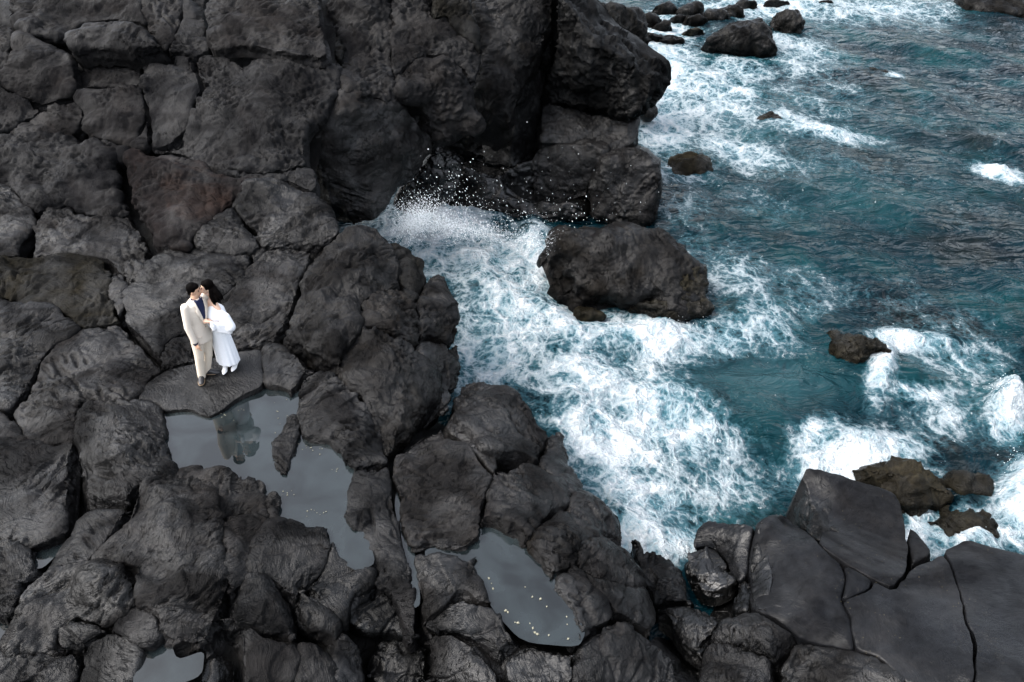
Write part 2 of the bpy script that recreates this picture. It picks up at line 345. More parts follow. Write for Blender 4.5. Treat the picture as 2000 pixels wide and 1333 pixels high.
# ------------------------------------------------------------------ heights read off the photograph: (pixel x, pixel y, metres above the sea)
Z_S = rbf([(410,740,2.2),(300,760,2.15),(560,700,2.25),(450,560,2.6),(300,520,2.65),(520,500,2.75),(250,620,2.35),(100,750,2.25),(50,850,2.15),
 (0,650,2.4),(100,550,2.6),(0,480,2.8),(180,450,2.85),(0,350,3.2),(150,300,3.35),(330,380,3.15),(560,400,3.0),(450,440,2.95),(300,300,3.5),
 (500,330,3.5),(600,330,3.4),(0,250,3.7),(200,220,4.1),(450,200,4.3),(640,150,4.6),(0,120,4.8),(200,60,5.2),(400,80,5.05),(620,60,5.3),
 (0,-40,6.0),(300,-40,6.1),(620,-40,6.0),
 (700,445,2.95),(600,520,2.75),(820,520,2.5),(870,560,2.2),(890,660,1.75),(890,760,1.2),(760,600,2.75),(640,690,2.45),(760,700,2.55),(840,800,1.7),
 (780,870,1.95),(700,760,2.3),(620,760,2.2),(700,850,2.2),(740,900,2.12),(700,1000,2.12),(770,1050,2.05),(780,1150,1.9),(660,1090,2.1),
 (330,860,2.12),(340,920,2.1),(200,800,2.4),(240,880,2.45),(200,960,2.3),(400,930,2.2),(500,960,2.15),(330,1000,2.5),(400,1100,2.55),(300,1200,2.4),
 (150,1150,2.2),(100,950,2.15),(30,1000,2.15),(30,1150,2.0),(0,1300,2.1),(200,1300,2.1),(400,1280,2.1),(550,1050,2.2),(600,1100,2.15),(520,1180,2.2),
 (520,1300,2.0),(620,1300,1.9),(700,1200,1.85),(750,1300,1.4),
 (800,900,2.1),(880,850,2.1),(850,1000,2.05),(850,1060,1.98),(960,770,1.7),(900,800,1.8),(1000,860,1.8),(1060,850,1.4),(1000,950,2.1),(1050,1010,2.15),
 (1100,900,1.3),(1140,970,1.4),(1220,1050,1.0),(1130,1050,1.95),(1200,1120,1.7),(1270,1200,1.2),(1150,1180,2.0),(1080,1120,2.05),(820,1090,2.05),
 (920,1120,2.05),(850,1180,2.1),(950,1220,2.0),(900,1300,1.9),(1050,1300,2.0),(1200,1250,2.0),(1300,1330,1.5),(1130,1250,1.98)])
Z_C = rbf([(740,425,1.6),(640,380,2.2),(610,290,3.4),(700,300,3.1),(840,300,2.3),(800,210,3.7),(680,180,4.4),(760,400,1.7),(640,40,5.0),(760,160,4.3),
 (700,100,4.7),(850,60,5.0),(780,0,5.6),(640,-40,6.0),(900,-40,6.0),(860,110,4.6),(780,180,4.1),(900,260,3.0),(850,275,2.8),(930,200,3.6)])
Z_C6 = rbf([(930,35,5.0),(1060,60,4.6),(1010,200,3.2),(950,220,3.0),(940,100,4.3),(1000,-40,5.7),(930,-40,5.7)])
Z_C7 = rbf([(1085,60,4.3),(1060,200,2.6),(1034,310,1.0),(1002,330,1.0),(1006,243,2.2),(1020,141,3.5)])
Z_C8 = rbf([(1076,-40,5.8),(1150,63,4.6),(1277,152,3.6),(1250,215,2.8),(1100,205,2.6),(1090,100,4.1)])
Z_C9 = rbf([(1087,-40,5.2),(1160,0,4.4),(1260,20,3.8),(1280,80,3.0),(1259,138,2.0),(1200,100,3.0)])
Z_C10 = rbf([(1060,280,1.8),(1240,270,1.9),(1240,225,2.4),(1120,212,2.5)])
Z_C11 = rbf([(1040,350,.7),(1150,380,.5),(1170,300,1.7),(1060,290,1.6)])
Z_C12 = rbf([(1150,353,1.0),(1180,310,1.7),(1265,300,1.8),(1288,353,1.2),(1281,444,0),(1154,423,.2)])
Z_C13 = rbf([(900,321,1.2),(860,353,.7),(977,342,1.0),(1087,398,.4),(1150,423,.2),(953,430,-.2),(864,388,.2)])
Z_J = rbf([(1580,912,1.25),(1760,984,1.1),(1600,1060,1.3),(1744,1148,1.45),(1776,1072,1.2),(1548,1000,.7),(1500,1005,1.1),(1472,1040,.95),(1470,1190,1.0),
 (1640,1110,1.35),(1660,1260,1.35),(1560,1240,1.2),(1850,1080,1.4),(1890,1055,1.35),(2030,1090,1.5),(2030,1345,1.9),(1780,1345,1.5),(1900,1250,1.65),
 (1240,1080,.5),(1340,1110,.45),(1280,1185,.5),(1350,1175,.4),(1380,1230,.5),(1376,1016,.6),(1436,1120,.5),(1500,1210,1.1),(1400,1240,.9),(1450,1270,1.0),
 (1500,1300,1.05),(1360,1345,.9),(1600,1330,1.0),(1404,1076,.5)])

def base_sheet(name, regions, mat, drop, **props):
    """the rock mass below the blocks, seen only down the cracks and under the pools"""
    V, F = [], []
    for poly, zf, dr in regions:
        P = np.array(poly, float); lo, hi = P.min(0), P.max(0); st = 14.0
        nx, ny = int((hi[0] - lo[0]) / st) + 2, int((hi[1] - lo[1]) / st) + 2
        X, Y = np.meshgrid(np.linspace(lo[0], hi[0], nx), np.linspace(lo[1], hi[1], ny)); g = np.stack([X.ravel(), Y.ravel()], 1)
        sd, cpt, _ = poly_field(g, P); keep = sd > -13; g = np.where((sd < 0)[:, None], cpt, g)
        W = unproj(g[:, 0], g[:, 1], zf(g[:, 0], g[:, 1])); vd = W - CAM; vd /= np.linalg.norm(vd, axis=1)[:, None]
        W = W + vd * 0.12 + np.array([0, 0, -1.0]) * dr + 0.05 * fbm(W * 1.5, 3)[:, None]
        idx = np.full(len(g), -1); idx[keep] = np.arange(keep.sum()) + sum(len(v) for v in V); I = idx.reshape(ny, nx)
        f = np.stack([I[1:, :-1], I[1:, 1:], I[:-1, 1:], I[:-1, :-1]], -1).reshape(-1, 4); F.append(f[(f >= 0).all(1)]); V.append(W[keep])
    return link(name, mesh_np(name, np.concatenate(V), np.concatenate(F), mat), None, kind='structure', **props)

SHELF = base_sheet('lava_shelf', [
 ([(-40,-45),(640,-45),(660,120),(600,330),(640,440),(700,470),(780,540),(850,600),(865,740),(850,800),(900,800),(960,790),(1020,870),(1080,950),(1160,1010),(1200,1080),(1250,1200),(1290,1345),(-40,1345)], Z_S, 0.42)], M['bed'], 0.3,
 label='dark basalt shore shelf broken into rounded blocks with tide pools', category='rock shelf')
def Z_wall(Y):
    def f(px, py):
        d = ray(px, py); return CAM[2] + d[:, 2] * Y / d[:, 1]
    return f
CLIFF = base_sheet('lava_cliff', [([(700,-45),(1080,-45),(1225,130),(1235,300),(1200,420),(1100,430),(900,420),(845,300),(700,150)], Z_wall(23.2), 0.0)], M['bed'], 0.3,
 label='tall black lava cliff dropping into the foaming cove', category='cliff')
SLABS = base_sheet('shore_slabs', [
 ([(1245,1090),(1350,1090),(1400,1060),(1480,1040),(1560,1030),(1600,980),(1740,1000),(1770,1110),(1880,1090),(2040,1110),(2040,1345),(1290,1345)], Z_J, 0.42)], M['black'], 0.3,
 label='smooth dark grey slabs sloping up beside the surf', category='rock slabs')

S, C, J = SHELF, CLIFF, SLABS
# every block: parent, material, heights, outline in photograph pixels, options
BL = [
# upper left slope
(S,'upper',Z_S,[(7,20),(40,-40),(162,-40),(262,-40),(277,20),(287,47),(267,44),(216,37),(162,44),(125,69),(84,68),(44,61),(20,40)],dict(dome=.1,lump=.12,rough=.02)),
(S,'upper',Z_S,[(125,69),(162,44),(216,37),(267,44),(294,74),(314,88),(277,96),(216,96),(162,95),(135,93)],dict(Rr=.25,dome=.2,dz=.12,L=.7)),
(S,'upper',Z_S,[(284,-40),(361,-40),(354,40),(338,74),(324,101),(310,84),(294,64),(280,30)],dict(Rr=.25,dome=.12)),
(S,'upper',Z_S,[(361,-40),(402,-40),(402,61),(412,98),(378,111),(348,100),(328,104),(338,74),(354,40)],dict(Rr=.2)),
(S,'upper',Z_S,[(402,-40),(618,-40),(624,40),(638,78),(640,105),(624,111),(574,105),(506,91),(466,88),(412,98),(403,61)],dict(Rr=.22,dome=.1,groove=.035,dirn=(1,.3,.3),lump=.1,rough=.02,dz=.1)),
(S,'upper',Z_S,[(-30,30),(20,50),(24,84),(20,135),(-30,142)],dict(Rr=.25)),
(S,'upper',Z_S,[(25,71),(44,64),(78,81),(118,94),(135,108),(145,142),(152,165),(135,189),(91,202),(71,206),(20,176),(-30,155),(20,135)],dict(Rr=.25,dome=.15,groove=.05,dirn=(.8,-.2,.3),lump=.1,bumps=[(60,110,.5,.12)])),
(S,'upper',Z_S,[(-30,152),(20,176),(71,206),(81,216),(51,236),(14,256),(-30,260)],dict(Rr=.12,facet=.06)),
(S,'upper',Z_S,[(81,216),(95,199),(135,202),(159,209),(162,230),(142,267),(81,270),(44,270),(14,260),(51,236)],dict(Rr=.1,facet=.07)),
(S,'upper',Z_S,[(218,98),(270,98),(317,111),(324,118),(280,121),(272,135),(273,169),(236,172),(189,169),(152,172),(152,142),(186,125),(219,115)],dict(Rr=.1,groove=.07,dirn=(1,.1,0),facet=.05,dz=-.15)),
(S,'upper',Z_S,[(152,172),(236,172),(273,169),(283,209),(287,233),(267,270),(250,287),(202,272),(169,267),(159,250),(159,216),(142,189)],dict(Rr=.25,dome=.15)),
(S,'upper',Z_S,[(287,233),(294,256),(283,290),(256,287),(267,270)],dict(Rr=.1)),
(S,'upper',Z_S,[(273,125),(331,118),(338,105),(364,105),(381,135),(395,169),(375,202),(375,226),(358,253),(331,283),(294,290),(297,256),(287,216),(277,179)],dict(Rr=.2,dome=.1,lump=.08,groove=.025,dirn=(.3,1,.4))),
(S,'upper',Z_S,[(378,115),(419,101),(473,125),(506,111),(574,108),(624,115),(662,118),(663,162),(631,230),(597,250),(596,287),(599,321),(554,334),(506,338),(456,334),(405,321),(338,300),(297,297),(334,283),(361,253),(376,223),(398,172),(385,142)],
   dict(Rr=.25,dome=.1,groove=.05,dirn=(.5,-.4,.6),lump=.1,rough=.028,bumps=[(520,180,.8,.2),(430,190,.5,.1),(560,260,.6,.08),(430,300,.5,-.12)])),
(S,'upper',Z_S,[(-30,270),(148,268),(189,273),(223,300),(228,337),(226,375),(238,398),(250,420),(202,424),(155,412),(135,405),(84,407),(68,418),(40,388),(14,361),(-30,358)],
   dict(Rr=.3,dome=.15,lump=.12,rough=.03,facet=.05,bumps=[(180,310,.6,.15),(60,330,.6,.1)])),
(S,'upper',Z_S,[(189,270),(250,290),(247,304),(233,320),(221,298)],dict(Rr=.1)),
(S,'shelf',Z_S,[(-30,358),(14,361),(40,388),(68,418),(74,428),(62,450),(37,480),(42,500),(0,497),(-30,495)],dict(Rr=.25,dome=.1)),
(S,'shelf',Z_S,[(78,420),(88,407),(142,407),(149,417),(202,424),(250,420),(272,447),(290,481),(288,501),(280,525),(260,545),(250,559),(236,535),(219,525),(206,505),(169,498),(128,494),(64,501),(61,467),(61,447)],
   dict(Rr=.2,dome=.1,rough=.022,lump=.08,groove=.025,dirn=(.5,-.8,0),bumps=[(120,440,.5,.1),(170,460,.4,-.08)])),
(S,'crust',Z_S,[(-30,498),(40,501),(64,505),(128,494),(169,498),(206,505),(219,528),(213,559),(216,589),(233,616),(236,626),(202,636),(159,641),(128,616),(101,592),(54,596),(27,589),(-30,569)],
   dict(Rr=.12,dome=.08,rough=.032,lump=.06)),
(S,'shelf',Z_S,[(219,528),(236,535),(250,559),(241,575),(240,609),(233,616),(216,589),(213,559)],dict(Rr=.08)),
(S,'shelf',Z_S,[(-30,569),(27,589),(54,596),(101,592),(128,616),(159,641),(132,660),(105,670),(84,704),(68,734),(40,775),(17,802),(-30,790)],dict(Rr=.14,dome=.06)),
(S,'shelf',Z_S,[(159,641),(202,636),(236,630),(257,657),(290,690),(317,721),(297,734),(284,748),(270,768),(236,785),(189,775),(169,775),(150,790),(145,860),(110,868),(60,860),(20,808),(44,778),(84,704),(105,670),(132,660)],
   dict(Rr=.16,dome=.1,groove=.015,dirn=(.7,-.7,0))),
(S,'shelf',Z_S,[(-30,790),(17,806),(44,842),(57,864),(20,868),(-30,862)],dict(Rr=.12)),
(S,'shelf',Z_S,[(-30,864),(57,859),(105,866),(142,859),(142,881),(131,934),(131,977),(127,1017),(127,1043),(96,1052),(61,1067),(-30,1047)],dict(Rr=.18,dome=.08,lump=.08)),
(S,'shelf',Z_S,[(-30,1050),(58,1068),(72,1108),(44,1135),(-30,1161)],dict(Rr=.15,dome=.08)),
(S,'shelf',Z_S,[(-30,1163),(44,1137),(31,1170),(22,1200),(-30,1196)],dict(Rr=.08)),
# reddish row behind the couple
(S,'rust',Z_S,[(250,293),(297,300),(338,304),(388,314),(412,337),(446,344),(500,343),(490,360),(470,380),(442,398),(422,422),(395,445),(371,465),(368,480),(345,481),(310,480),(297,470),(291,440),(277,410),(261,385),(258,350),(251,320)],
   dict(Rr=.28,dome=.16,lump=.1,rough=.024,dz=.12,L=.8,bumps=[(350,360,.7,.12)])),
(S,'shelf',Z_S,[(371,464),(391,437),(422,414),(449,403),(469,420),(486,444),(510,467),(506,484),(472,494),(449,498),(405,491),(378,481)],dict(Rr=.22,dome=.18,facet=.05,dz=.08,L=.7)),
(S,'shelf',Z_S,[(450,395),(466,375),(486,358),(526,348),(574,358),(607,381),(631,388),(641,415),(651,434),(662,457),(624,478),(574,478),(513,481),(510,464),(486,440),(469,420)],
   dict(Rr=.25,dome=.12,lump=.12,facet=.05,L=.9,dz=.08,bumps=[(500,370,.35,.2),(560,420,.5,-.08),(600,400,.3,.1)])),
(S,'upper',Z_S,[(412,337),(439,338),(506,338),(554,334),(601,327),(618,338),(621,364),(607,378),(574,358),(526,348),(486,356),(466,348)],dict(Rr=.12,facet=.06)),
# behind and under the couple
(S,'shelf',Z_S,[(245,562),(263,542),(287,515),(304,501),(324,484),(351,481),(388,484),(435,498),(472,498),(493,493),(489,518),(472,545),(449,572),(435,577),(405,636),(364,648),(324,667),(310,697),(287,673),(257,646),(243,616)],
   dict(Rr=.18,dome=.14,groove=.02,dirn=(.9,-.3,0),rough=.01,bumps=[(430,520,.4,.1)])),
(S,'shelf',Z_S,[(496,494),(520,481),(574,481),(607,488),(604,508),(584,542),(577,582),(564,623),(543,650),(526,667),(506,670),(466,680),(439,687),(405,643),(435,579),(452,572),(489,521)],
   dict(Rr=.14,dome=.08,groove=.04,dirn=(.6,.8,0),rough=.01)),
(S,'shelf',Z_S,[(321,670),(337,657),(364,650),(381,663),(381,704),(358,711),(331,717),(314,721),(310,697)],dict(Rr=.12,dome=.06)),
(S,'shelf',Z_S,[(270,771),(287,744),(324,721),(381,707),(425,697),(469,684),(515,684),(513,751),(489,765),(449,788),(432,802),(408,815),(388,805),(371,798),(321,802),(304,788),(273,781)],
   dict(Rr=.12,dome=.02,lump=.018,groove=0,facet=.006,rough=.002,cut=0,fold=0,dash=0)),
(S,'shelf',Z_S,[(516,673),(540,670),(574,690),(607,714),(594,734),(570,766),(540,754),(515,748)],dict(Rr=.1,dome=.04)),
# big boulder between the couple and the sea
(S,'boulder',Z_S,[(595,522),(623,480),(676,452),(708,439),(733,445),(757,473),(772,491),(782,536),(772,558),(733,565),(708,589),(701,632),(676,688),(659,702),(645,699),(606,681),(560,656),(564,625),(581,575)],
   dict(Rr=.3,dome=.28,L=1.3,lump=.12,rough=.02,groove=.022,dirn=(.5,.9,0),dz=.05,bumps=[(700,480,.5,.12)])),
(S,'cliff',Z_S,[(757,473),(803,491),(832,515),(832,529),(842,540),(828,568),(814,579),(803,589),(786,561),(782,536),(772,491)],dict(Rr=.25,dome=.05,L=2.2,dz=-.1,facet=.05)),
(S,'boulder',Z_S,[(842,540),(860,531),(874,543),(888,579),(895,614),(897,667),(877,674),(863,663),(821,660),(817,596),(828,568)],dict(Rr=.3,dome=.1,L=2.3,facet=.06,rough=.02)),
(S,'boulder',Z_S,[(708,589),(736,565),(779,561),(807,586),(817,610),(821,663),(800,663),(772,646),(729,632),(705,632)],dict(Rr=.2,dome=.14,L=.8,rough=.02)),
(S,'boulder',Z_S,[(659,716),(676,688),(705,635),(729,635),(779,653),(807,667),(828,699),(860,737),(863,776),(845,800),(824,818),(814,843),(789,864),(772,882),(757,882),(736,826),(712,776),(676,741)],
   dict(Rr=.3,dome=.26,L=1.0,lump=.1,groove=.03,dirn=(.5,-.8,0),rough=.016,bumps=[(760,720,.5,.12)])),
(S,'wet',Z_S,[(821,663),(863,667),(877,677),(897,670),(900,702),(891,755),(877,801),(867,794),(860,737),(828,699)],dict(Rr=.3,dome=.04,L=1.8,facet=.05)),
# round the pool
(S,'shelf',Z_S,[(573,771),(607,719),(654,719),(678,752),(716,795),(740,833),(754,876),(754,904),(697,914),(678,904),(659,871),(640,857),(592,852),(583,823),(578,795)],dict(Rr=.16,dome=.1,groove=.025,dirn=(.9,.5,0),rough=.014)),
(S,'shelf',Z_S,[(692,918),(754,909),(763,937),(773,1004),(778,1047),(801,1103),(816,1175),(811,1222),(816,1236),(797,1251),(782,1179),(735,1141),(730,1118),(706,1108),(721,1094),(716,1051),(697,1042),(678,1023),(664,1004),(678,966),(687,937)],
   dict(Rr=.16,dome=.1,groove=.018,dirn=(.3,1,0),lump=.05)),
(S,'shelf',Z_S,[(528,866),(545,838),(559,809),(578,804),(585,823),(578,866),(566,890),(564,923),(540,925),(535,899)],dict(Rr=.2,dome=.06,dz=.0)),
(S,'shelf',Z_S,[(521,975),(531,959),(547,959),(545,994),(540,1016),(524,1016)],dict(Rr=.1,dome=.02)),
(S,'shelf',Z_S,[(151,798),(175,781),(236,787),(271,785),(319,802),(317,837),(324,877),(326,907),(345,921),(343,938),(280,938),(262,942),(258,973),(236,984),(188,980),(175,964),(153,925),(146,859)],
   dict(Rr=.28,dome=.22,lump=.09,groove=.035,dirn=(1,-.3,0),L=.8,bumps=[(230,870,.5,.1)])),
# hunk of folded lava, lower left
(S,'shelf',Z_S,[(175,986),(249,986),(236,1012),(210,1047),(175,1091),(166,1100),(127,1113),(87,1109),(109,1074),(144,1021)],dict(Rr=.15,dome=.05)),
(S,'shelf',Z_S,[(258,969),(267,945),(306,938),(345,938),(394,934),(420,947),(420,995),(433,1030),(437,1078),(442,1144),(437,1179),(411,1222),(385,1270),(376,1262),(324,1246),(306,1222),(302,1196),(267,1183),(262,1135),(258,1100),(210,1095),(175,1095),(210,1047),(245,995)],
   dict(Rr=.22,dome=.16,lump=.13,groove=.03,dirn=(.7,.6,0),facet=.05,L=.9,bumps=[(300,960,.3,.1),(400,1050,.4,.1),(330,1150,.35,.1)])),
(S,'shelf',Z_S,[(350,938),(354,916),(394,912),(420,916),(464,938),(499,938),(516,947),(518,995),(516,1034),(494,1095),(472,1130),(442,1157),(437,1078),(433,1030),(420,995),(420,947)],
   dict(Rr=.15,dome=.06,lump=.08,facet=.05,L=.9,bumps=[(460,990,.25,-.28),(440,930,.25,.08)])),
(S,'wet',Z_S,[(87,1113),(166,1100),(210,1095),(254,1100),(262,1170),(262,1183),(219,1227),(175,1222),(153,1205),(105,1227),(109,1266),(87,1275),(9,1266),(26,1227),(52,1170)],
   dict(Rr=.2,dome=.1,lump=.12,groove=.03,dirn=(.5,.9,0),bumps=[(215,1150,.3,.12),(130,1150,.3,-.08)])),
(S,'shelf',Z_S,[(262,1183),(302,1200),(315,1244),(280,1266),(227,1244),(219,1231)],dict(Rr=.14,dome=.06)),
(S,'wet',Z_S,[(105,1227),(153,1205),(210,1231),(184,1249),(157,1270),(114,1266)],dict(Rr=.16,dome=.06)),
(S,'wet',Z_S,[(157,1270),(219,1235),(275,1266),(262,1345),(149,1345)],dict(Rr=.14,dome=.06)),
(S,'wet',Z_S,[(-30,1262),(87,1275),(153,1270),(149,1345),(-30,1345)],dict(Rr=.18,dome=.08,groove=.05,dirn=(.4,1,0))),
(S,'wet',Z_S,[(395,1290),(420,1275),(440,1292),(437,1345),(385,1345)],dict(Rr=.1)),
# bottom centre
(S,'shelf',Z_S,[(493,1113),(488,1075),(521,1018),(545,1016),(583,1023),(640,1025),(642,1056),(640,1094),(616,1122),(588,1156),(578,1170),(545,1141),(521,1118)],dict(Rr=.25,dome=.14,lump=.07,dz=.03,L=.8)),
(S,'shelf',Z_S,[(450,1170),(469,1137),(488,1113),(521,1122),(550,1146),(578,1175),(581,1246),(554,1246),(521,1241),(493,1217),(459,1217),(445,1203)],dict(Rr=.25,dome=.14,L=.9)),
(S,'shelf',Z_S,[(455,1222),(493,1220),(521,1244),(578,1251),(585,1284),(573,1345),(478,1345),(469,1289)],dict(Rr=.2,dome=.1,L=.9)),
(S,'shelf',Z_S,[(583,1251),(616,1260),(649,1289),(659,1345),(578,1345)],dict(Rr=.2,dome=.1,L=.9)),
(S,'wet',Z_S,[(583,1170),(592,1151),(668,1222),(659,1255),(649,1241),(588,1203),(580,1179)],dict(Rr=.08,groove=.04,dirn=(.7,-.7,0))),
(S,'wet',Z_S,[(597,1149),(640,1094),(647,1056),(659,1084),(687,1103),(730,1118),(725,1141),(687,1151),(678,1175),(673,1217),(664,1213)],dict(Rr=.15,dome=.04)),
(S,'black',Z_S,[(683,1156),(730,1141),(778,1175),(797,1255),(754,1236),(678,1222),(675,1175)],dict(Rr=.08,dome=0,dz=-.12)),
(S,'black',Z_S,[(715,1290),(760,1240),(800,1258),(835,1262),(832,1345),(715,1345)],dict(Rr=.1,dz=-.25,facet=.08)),  # black colour stands in for the darkness of the hole
(S,'wet',Z_S,[(659,1255),(668,1227),(697,1255),(711,1293),(706,1345),(659,1345),(649,1284)],dict(Rr=.1)),
# ridge on the sea side
(S,'shelf',Z_S,[(768,904),(791,872),(823,853),(860,835),(883,858),(906,862),(933,895),(961,927),(952,950),(942,987),(938,1014),(938,1042),(910,1069),(846,1069),(809,1074),(795,1051),(781,1014),(772,959)],
   dict(Rr=.12,dome=.04,groove=.04,dirn=(1,.35,0),rough=.012)),
(S,'shelf',Z_S,[(892,771),(901,752),(956,745),(1002,757),(1025,789),(1043,821),(1071,844),(1062,872),(1020,853),(988,812),(961,780),(933,789),(887,798)],dict(Rr=.25,dome=.1,L=1.7,rough=.006,groove=.006)),
(S,'shelf',Z_S,[(883,807),(933,789),(965,782),(984,807),(1020,853),(1057,876),(1053,899),(1016,881),(952,876),(933,863),(924,835),(901,830)],dict(Rr=.14,dome=.06,L=.9,dz=.06,rough=.006,groove=.006)),
(S,'wet',Z_S,[(864,835),(878,817),(924,835),(938,867),(961,881),(970,922),(956,918),(915,872)],dict(Rr=.12,dz=-.14)),
(S,'shelf',Z_S,[(965,927),(1016,904),(1057,913),(1089,936),(1117,977),(1085,991),(1034,1046),(1016,1023),(961,1005),(942,1014),(947,977)],dict(Rr=.18,dome=.1,facet=.05,lump=.07)),
(S,'wet',Z_S,[(1071,844),(1094,844),(1108,872),(1122,913),(1140,954),(1117,968),(1089,936),(1057,909),(1066,876)],dict(Rr=.25,dome=.08,L=1.5)),
(S,'shelf',Z_S,[(1117,977),(1140,957),(1181,977),(1214,1014),(1227,1051),(1227,1069),(1200,1060),(1154,1051),(1131,1060),(1108,1014)],dict(Rr=.25,dome=.12,L=1.4)),
(S,'boulder',Z_S,[(1034,1046),(1085,991),(1112,996),(1135,1051),(1126,1097),(1094,1115),(1080,1125),(1062,1102)],dict(Rr=.14,dome=.08,rough=.03,L=.7)),
(S,'shelf',Z_S,[(1135,1060),(1154,1051),(1200,1060),(1232,1074),(1250,1111),(1260,1148),(1218,1138),(1172,1129),(1131,1106)],dict(Rr=.25,dome=.12,L=1.3)),
(S,'wet',Z_S,[(1131,1106),(1172,1129),(1260,1148),(1278,1203),(1283,1240),(1246,1217),(1214,1198),(1200,1180),(1154,1138)],dict(Rr=.25,dome=.06,L=1.3)),
(S,'shelf',Z_S,[(1094,1120),(1126,1102),(1195,1171),(1209,1198),(1140,1249),(1135,1226),(1108,1161),(1096,1152)],dict(Rr=.18,dome=.08)),
(S,'shelf',Z_S,[(1126,1263),(1204,1203),(1246,1221),(1292,1258),(1329,1290),(1333,1345),(1122,1345)],dict(Rr=.35,dome=.12,L=1.4)),
(S,'wet',Z_S,[(807,1083),(827,1079),(919,1086),(929,1102),(942,1134),(956,1171),(933,1175),(901,1152),(887,1161),(855,1194),(823,1217),(814,1161)],dict(Rr=.16,dome=.08,lump=.06)),
(S,'wet',Z_S,[(823,1217),(887,1161),(933,1180),(961,1180),(988,1226),(1011,1249),(988,1276),(970,1281),(933,1249),(924,1258),(873,1235),(850,1240)],dict(Rr=.14,dome=.06,facet=.06)),
(S,'wet',Z_S,[(832,1240),(878,1235),(929,1258),(942,1276),(970,1313),(970,1345),(827,1345)],dict(Rr=.2,dome=.08)),
(S,'wet',Z_S,[(984,1281),(1016,1249),(1122,1263),(1122,1345),(988,1345)],dict(Rr=.16,dome=.06)),
# cliff
(C,'upper',Z_C,[(635,-40),(766,-40),(768,53),(766,106),(769,159),(766,187),(741,190),(699,183),(681,176),(667,166),(667,116),(653,102),(646,70)],dict(Rr=.2,rough=.045,lump=.14,facet=.06,dome=.1,bumps=[(690,45,.5,.12)])),
(C,'cliff',Z_C,[(655,78),(671,74),(674,106),(667,116),(656,109)],dict(Rr=.12,dz=.05)),
(C,'upper',Z_C,[(766,-40),(797,-40),(843,-40),(843,39),(879,32),(882,53),(907,71),(939,102),(928,166),(917,155),(907,134),(882,116),(861,109),(819,109),(776,148),(767,141)],dict(Rr=.15,rough=.05,lump=.1,facet=.06)),
(C,'cliff',Z_C,[(843,35),(845,-40),(921,-40),(923,35),(935,78),(942,102),(917,78),(907,67),(882,49),(875,32)],dict(Rr=.2,dome=.1,dz=.05)),
(C,'upper',Z_C,[(776,152),(819,109),(861,109),(882,120),(907,138),(914,176),(931,197),(939,247),(907,264),(847,279),(840,254),(826,219),(797,197),(773,183)],dict(Rr=.35,dome=.25,lump=.14,facet=.08,rough=.035,L=1.4)),
(C,'shelf',Z_C,[(653,212),(671,176),(699,183),(741,192),(769,190),(797,208),(826,233),(840,261),(854,296),(826,331),(790,356),(773,388),(755,416),(741,435),(702,440),(690,425),(646,402),(642,370),(621,339),(604,317),(602,282),(611,254),(635,226)],
   dict(Rr=.5,dome=.3,lump=.12,groove=.01,rough=.008,facet=.02,L=1.6,bumps=[(660,250,.5,.12),(760,230,.3,-.08)])),
(C,'boulder',Z_C6,[(928,-40),(1072,-40),(1083,18),(1083,42),(1069,63),(1062,106),(1016,141),(1013,176),(1009,212),(1006,240),(988,243),(953,226),(939,212),(931,169),(935,134),(946,99),(935,71),(924,35)],dict(Rr=.4,dome=.25,lump=.14,groove=.05,dirn=(.8,.2,.5),L=1.6)),
(C,'wet',Z_C7,[(1083,56),(1087,106),(1069,152),(1058,197),(1055,254),(1034,317),(1002,331),(998,300),(1006,243),(1013,176),(1020,141),(1065,102)],dict(Rr=.15,dz=0,facet=.06,L=1.2)),
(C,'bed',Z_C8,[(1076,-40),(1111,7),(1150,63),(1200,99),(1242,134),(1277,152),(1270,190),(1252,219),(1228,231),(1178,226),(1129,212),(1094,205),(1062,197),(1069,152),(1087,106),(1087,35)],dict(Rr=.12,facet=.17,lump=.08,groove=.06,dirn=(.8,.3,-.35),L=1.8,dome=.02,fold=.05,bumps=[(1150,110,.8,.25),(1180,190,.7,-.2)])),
(C,'cliff',Z_C9,[(1087,-40),(1164,4),(1207,7),(1259,21),(1267,63),(1281,78),(1267,102),(1259,138),(1231,134),(1200,102),(1154,60),(1118,14)],dict(Rr=.4,facet=.1,lump=.16,L=2.5,dome=.2,sp=.04)),
(C,'shelf',Z_C10,[(1058,197),(1122,212),(1178,226),(1228,233),(1249,222),(1245,275),(1210,296),(1178,293),(1143,279),(1101,282),(1055,282),(1055,247)],dict(Rr=.15,facet=.06,L=1.4,dome=.04)),
(C,'shelf',Z_C11,[(1037,317),(1055,286),(1101,282),(1143,279),(1178,296),(1182,307),(1150,353),(1147,384),(1111,398),(1083,395),(1044,384),(1037,349)],dict(Rr=.14,facet=.05,L=1.2)),
(C,'shelf',Z_C12,[(1150,353),(1182,310),(1214,300),(1249,293),(1267,300),(1284,324),(1288,353),(1281,444),(1256,448),(1200,440),(1154,430),(1147,388)],dict(Rr=.4,facet=.07,lump=.1,L=1.6,dome=.1)),
(C,'black',Z_wall(22.4),[(840,262),(900,258),(960,226),(1012,235),(1045,310),(1010,345),(900,340),(850,310)],dict(Rr=.2,facet=.08,L=.6)),  # recess back: shade of the overhang put into the stone colour
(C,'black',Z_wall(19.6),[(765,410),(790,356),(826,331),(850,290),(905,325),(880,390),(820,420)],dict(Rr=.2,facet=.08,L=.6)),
(C,'black',Z_wall(21.4),[(975,335),(1040,312),(1060,330),(1055,400),(1000,410),(978,380)],dict(Rr=.15,facet=.08,L=.6)),
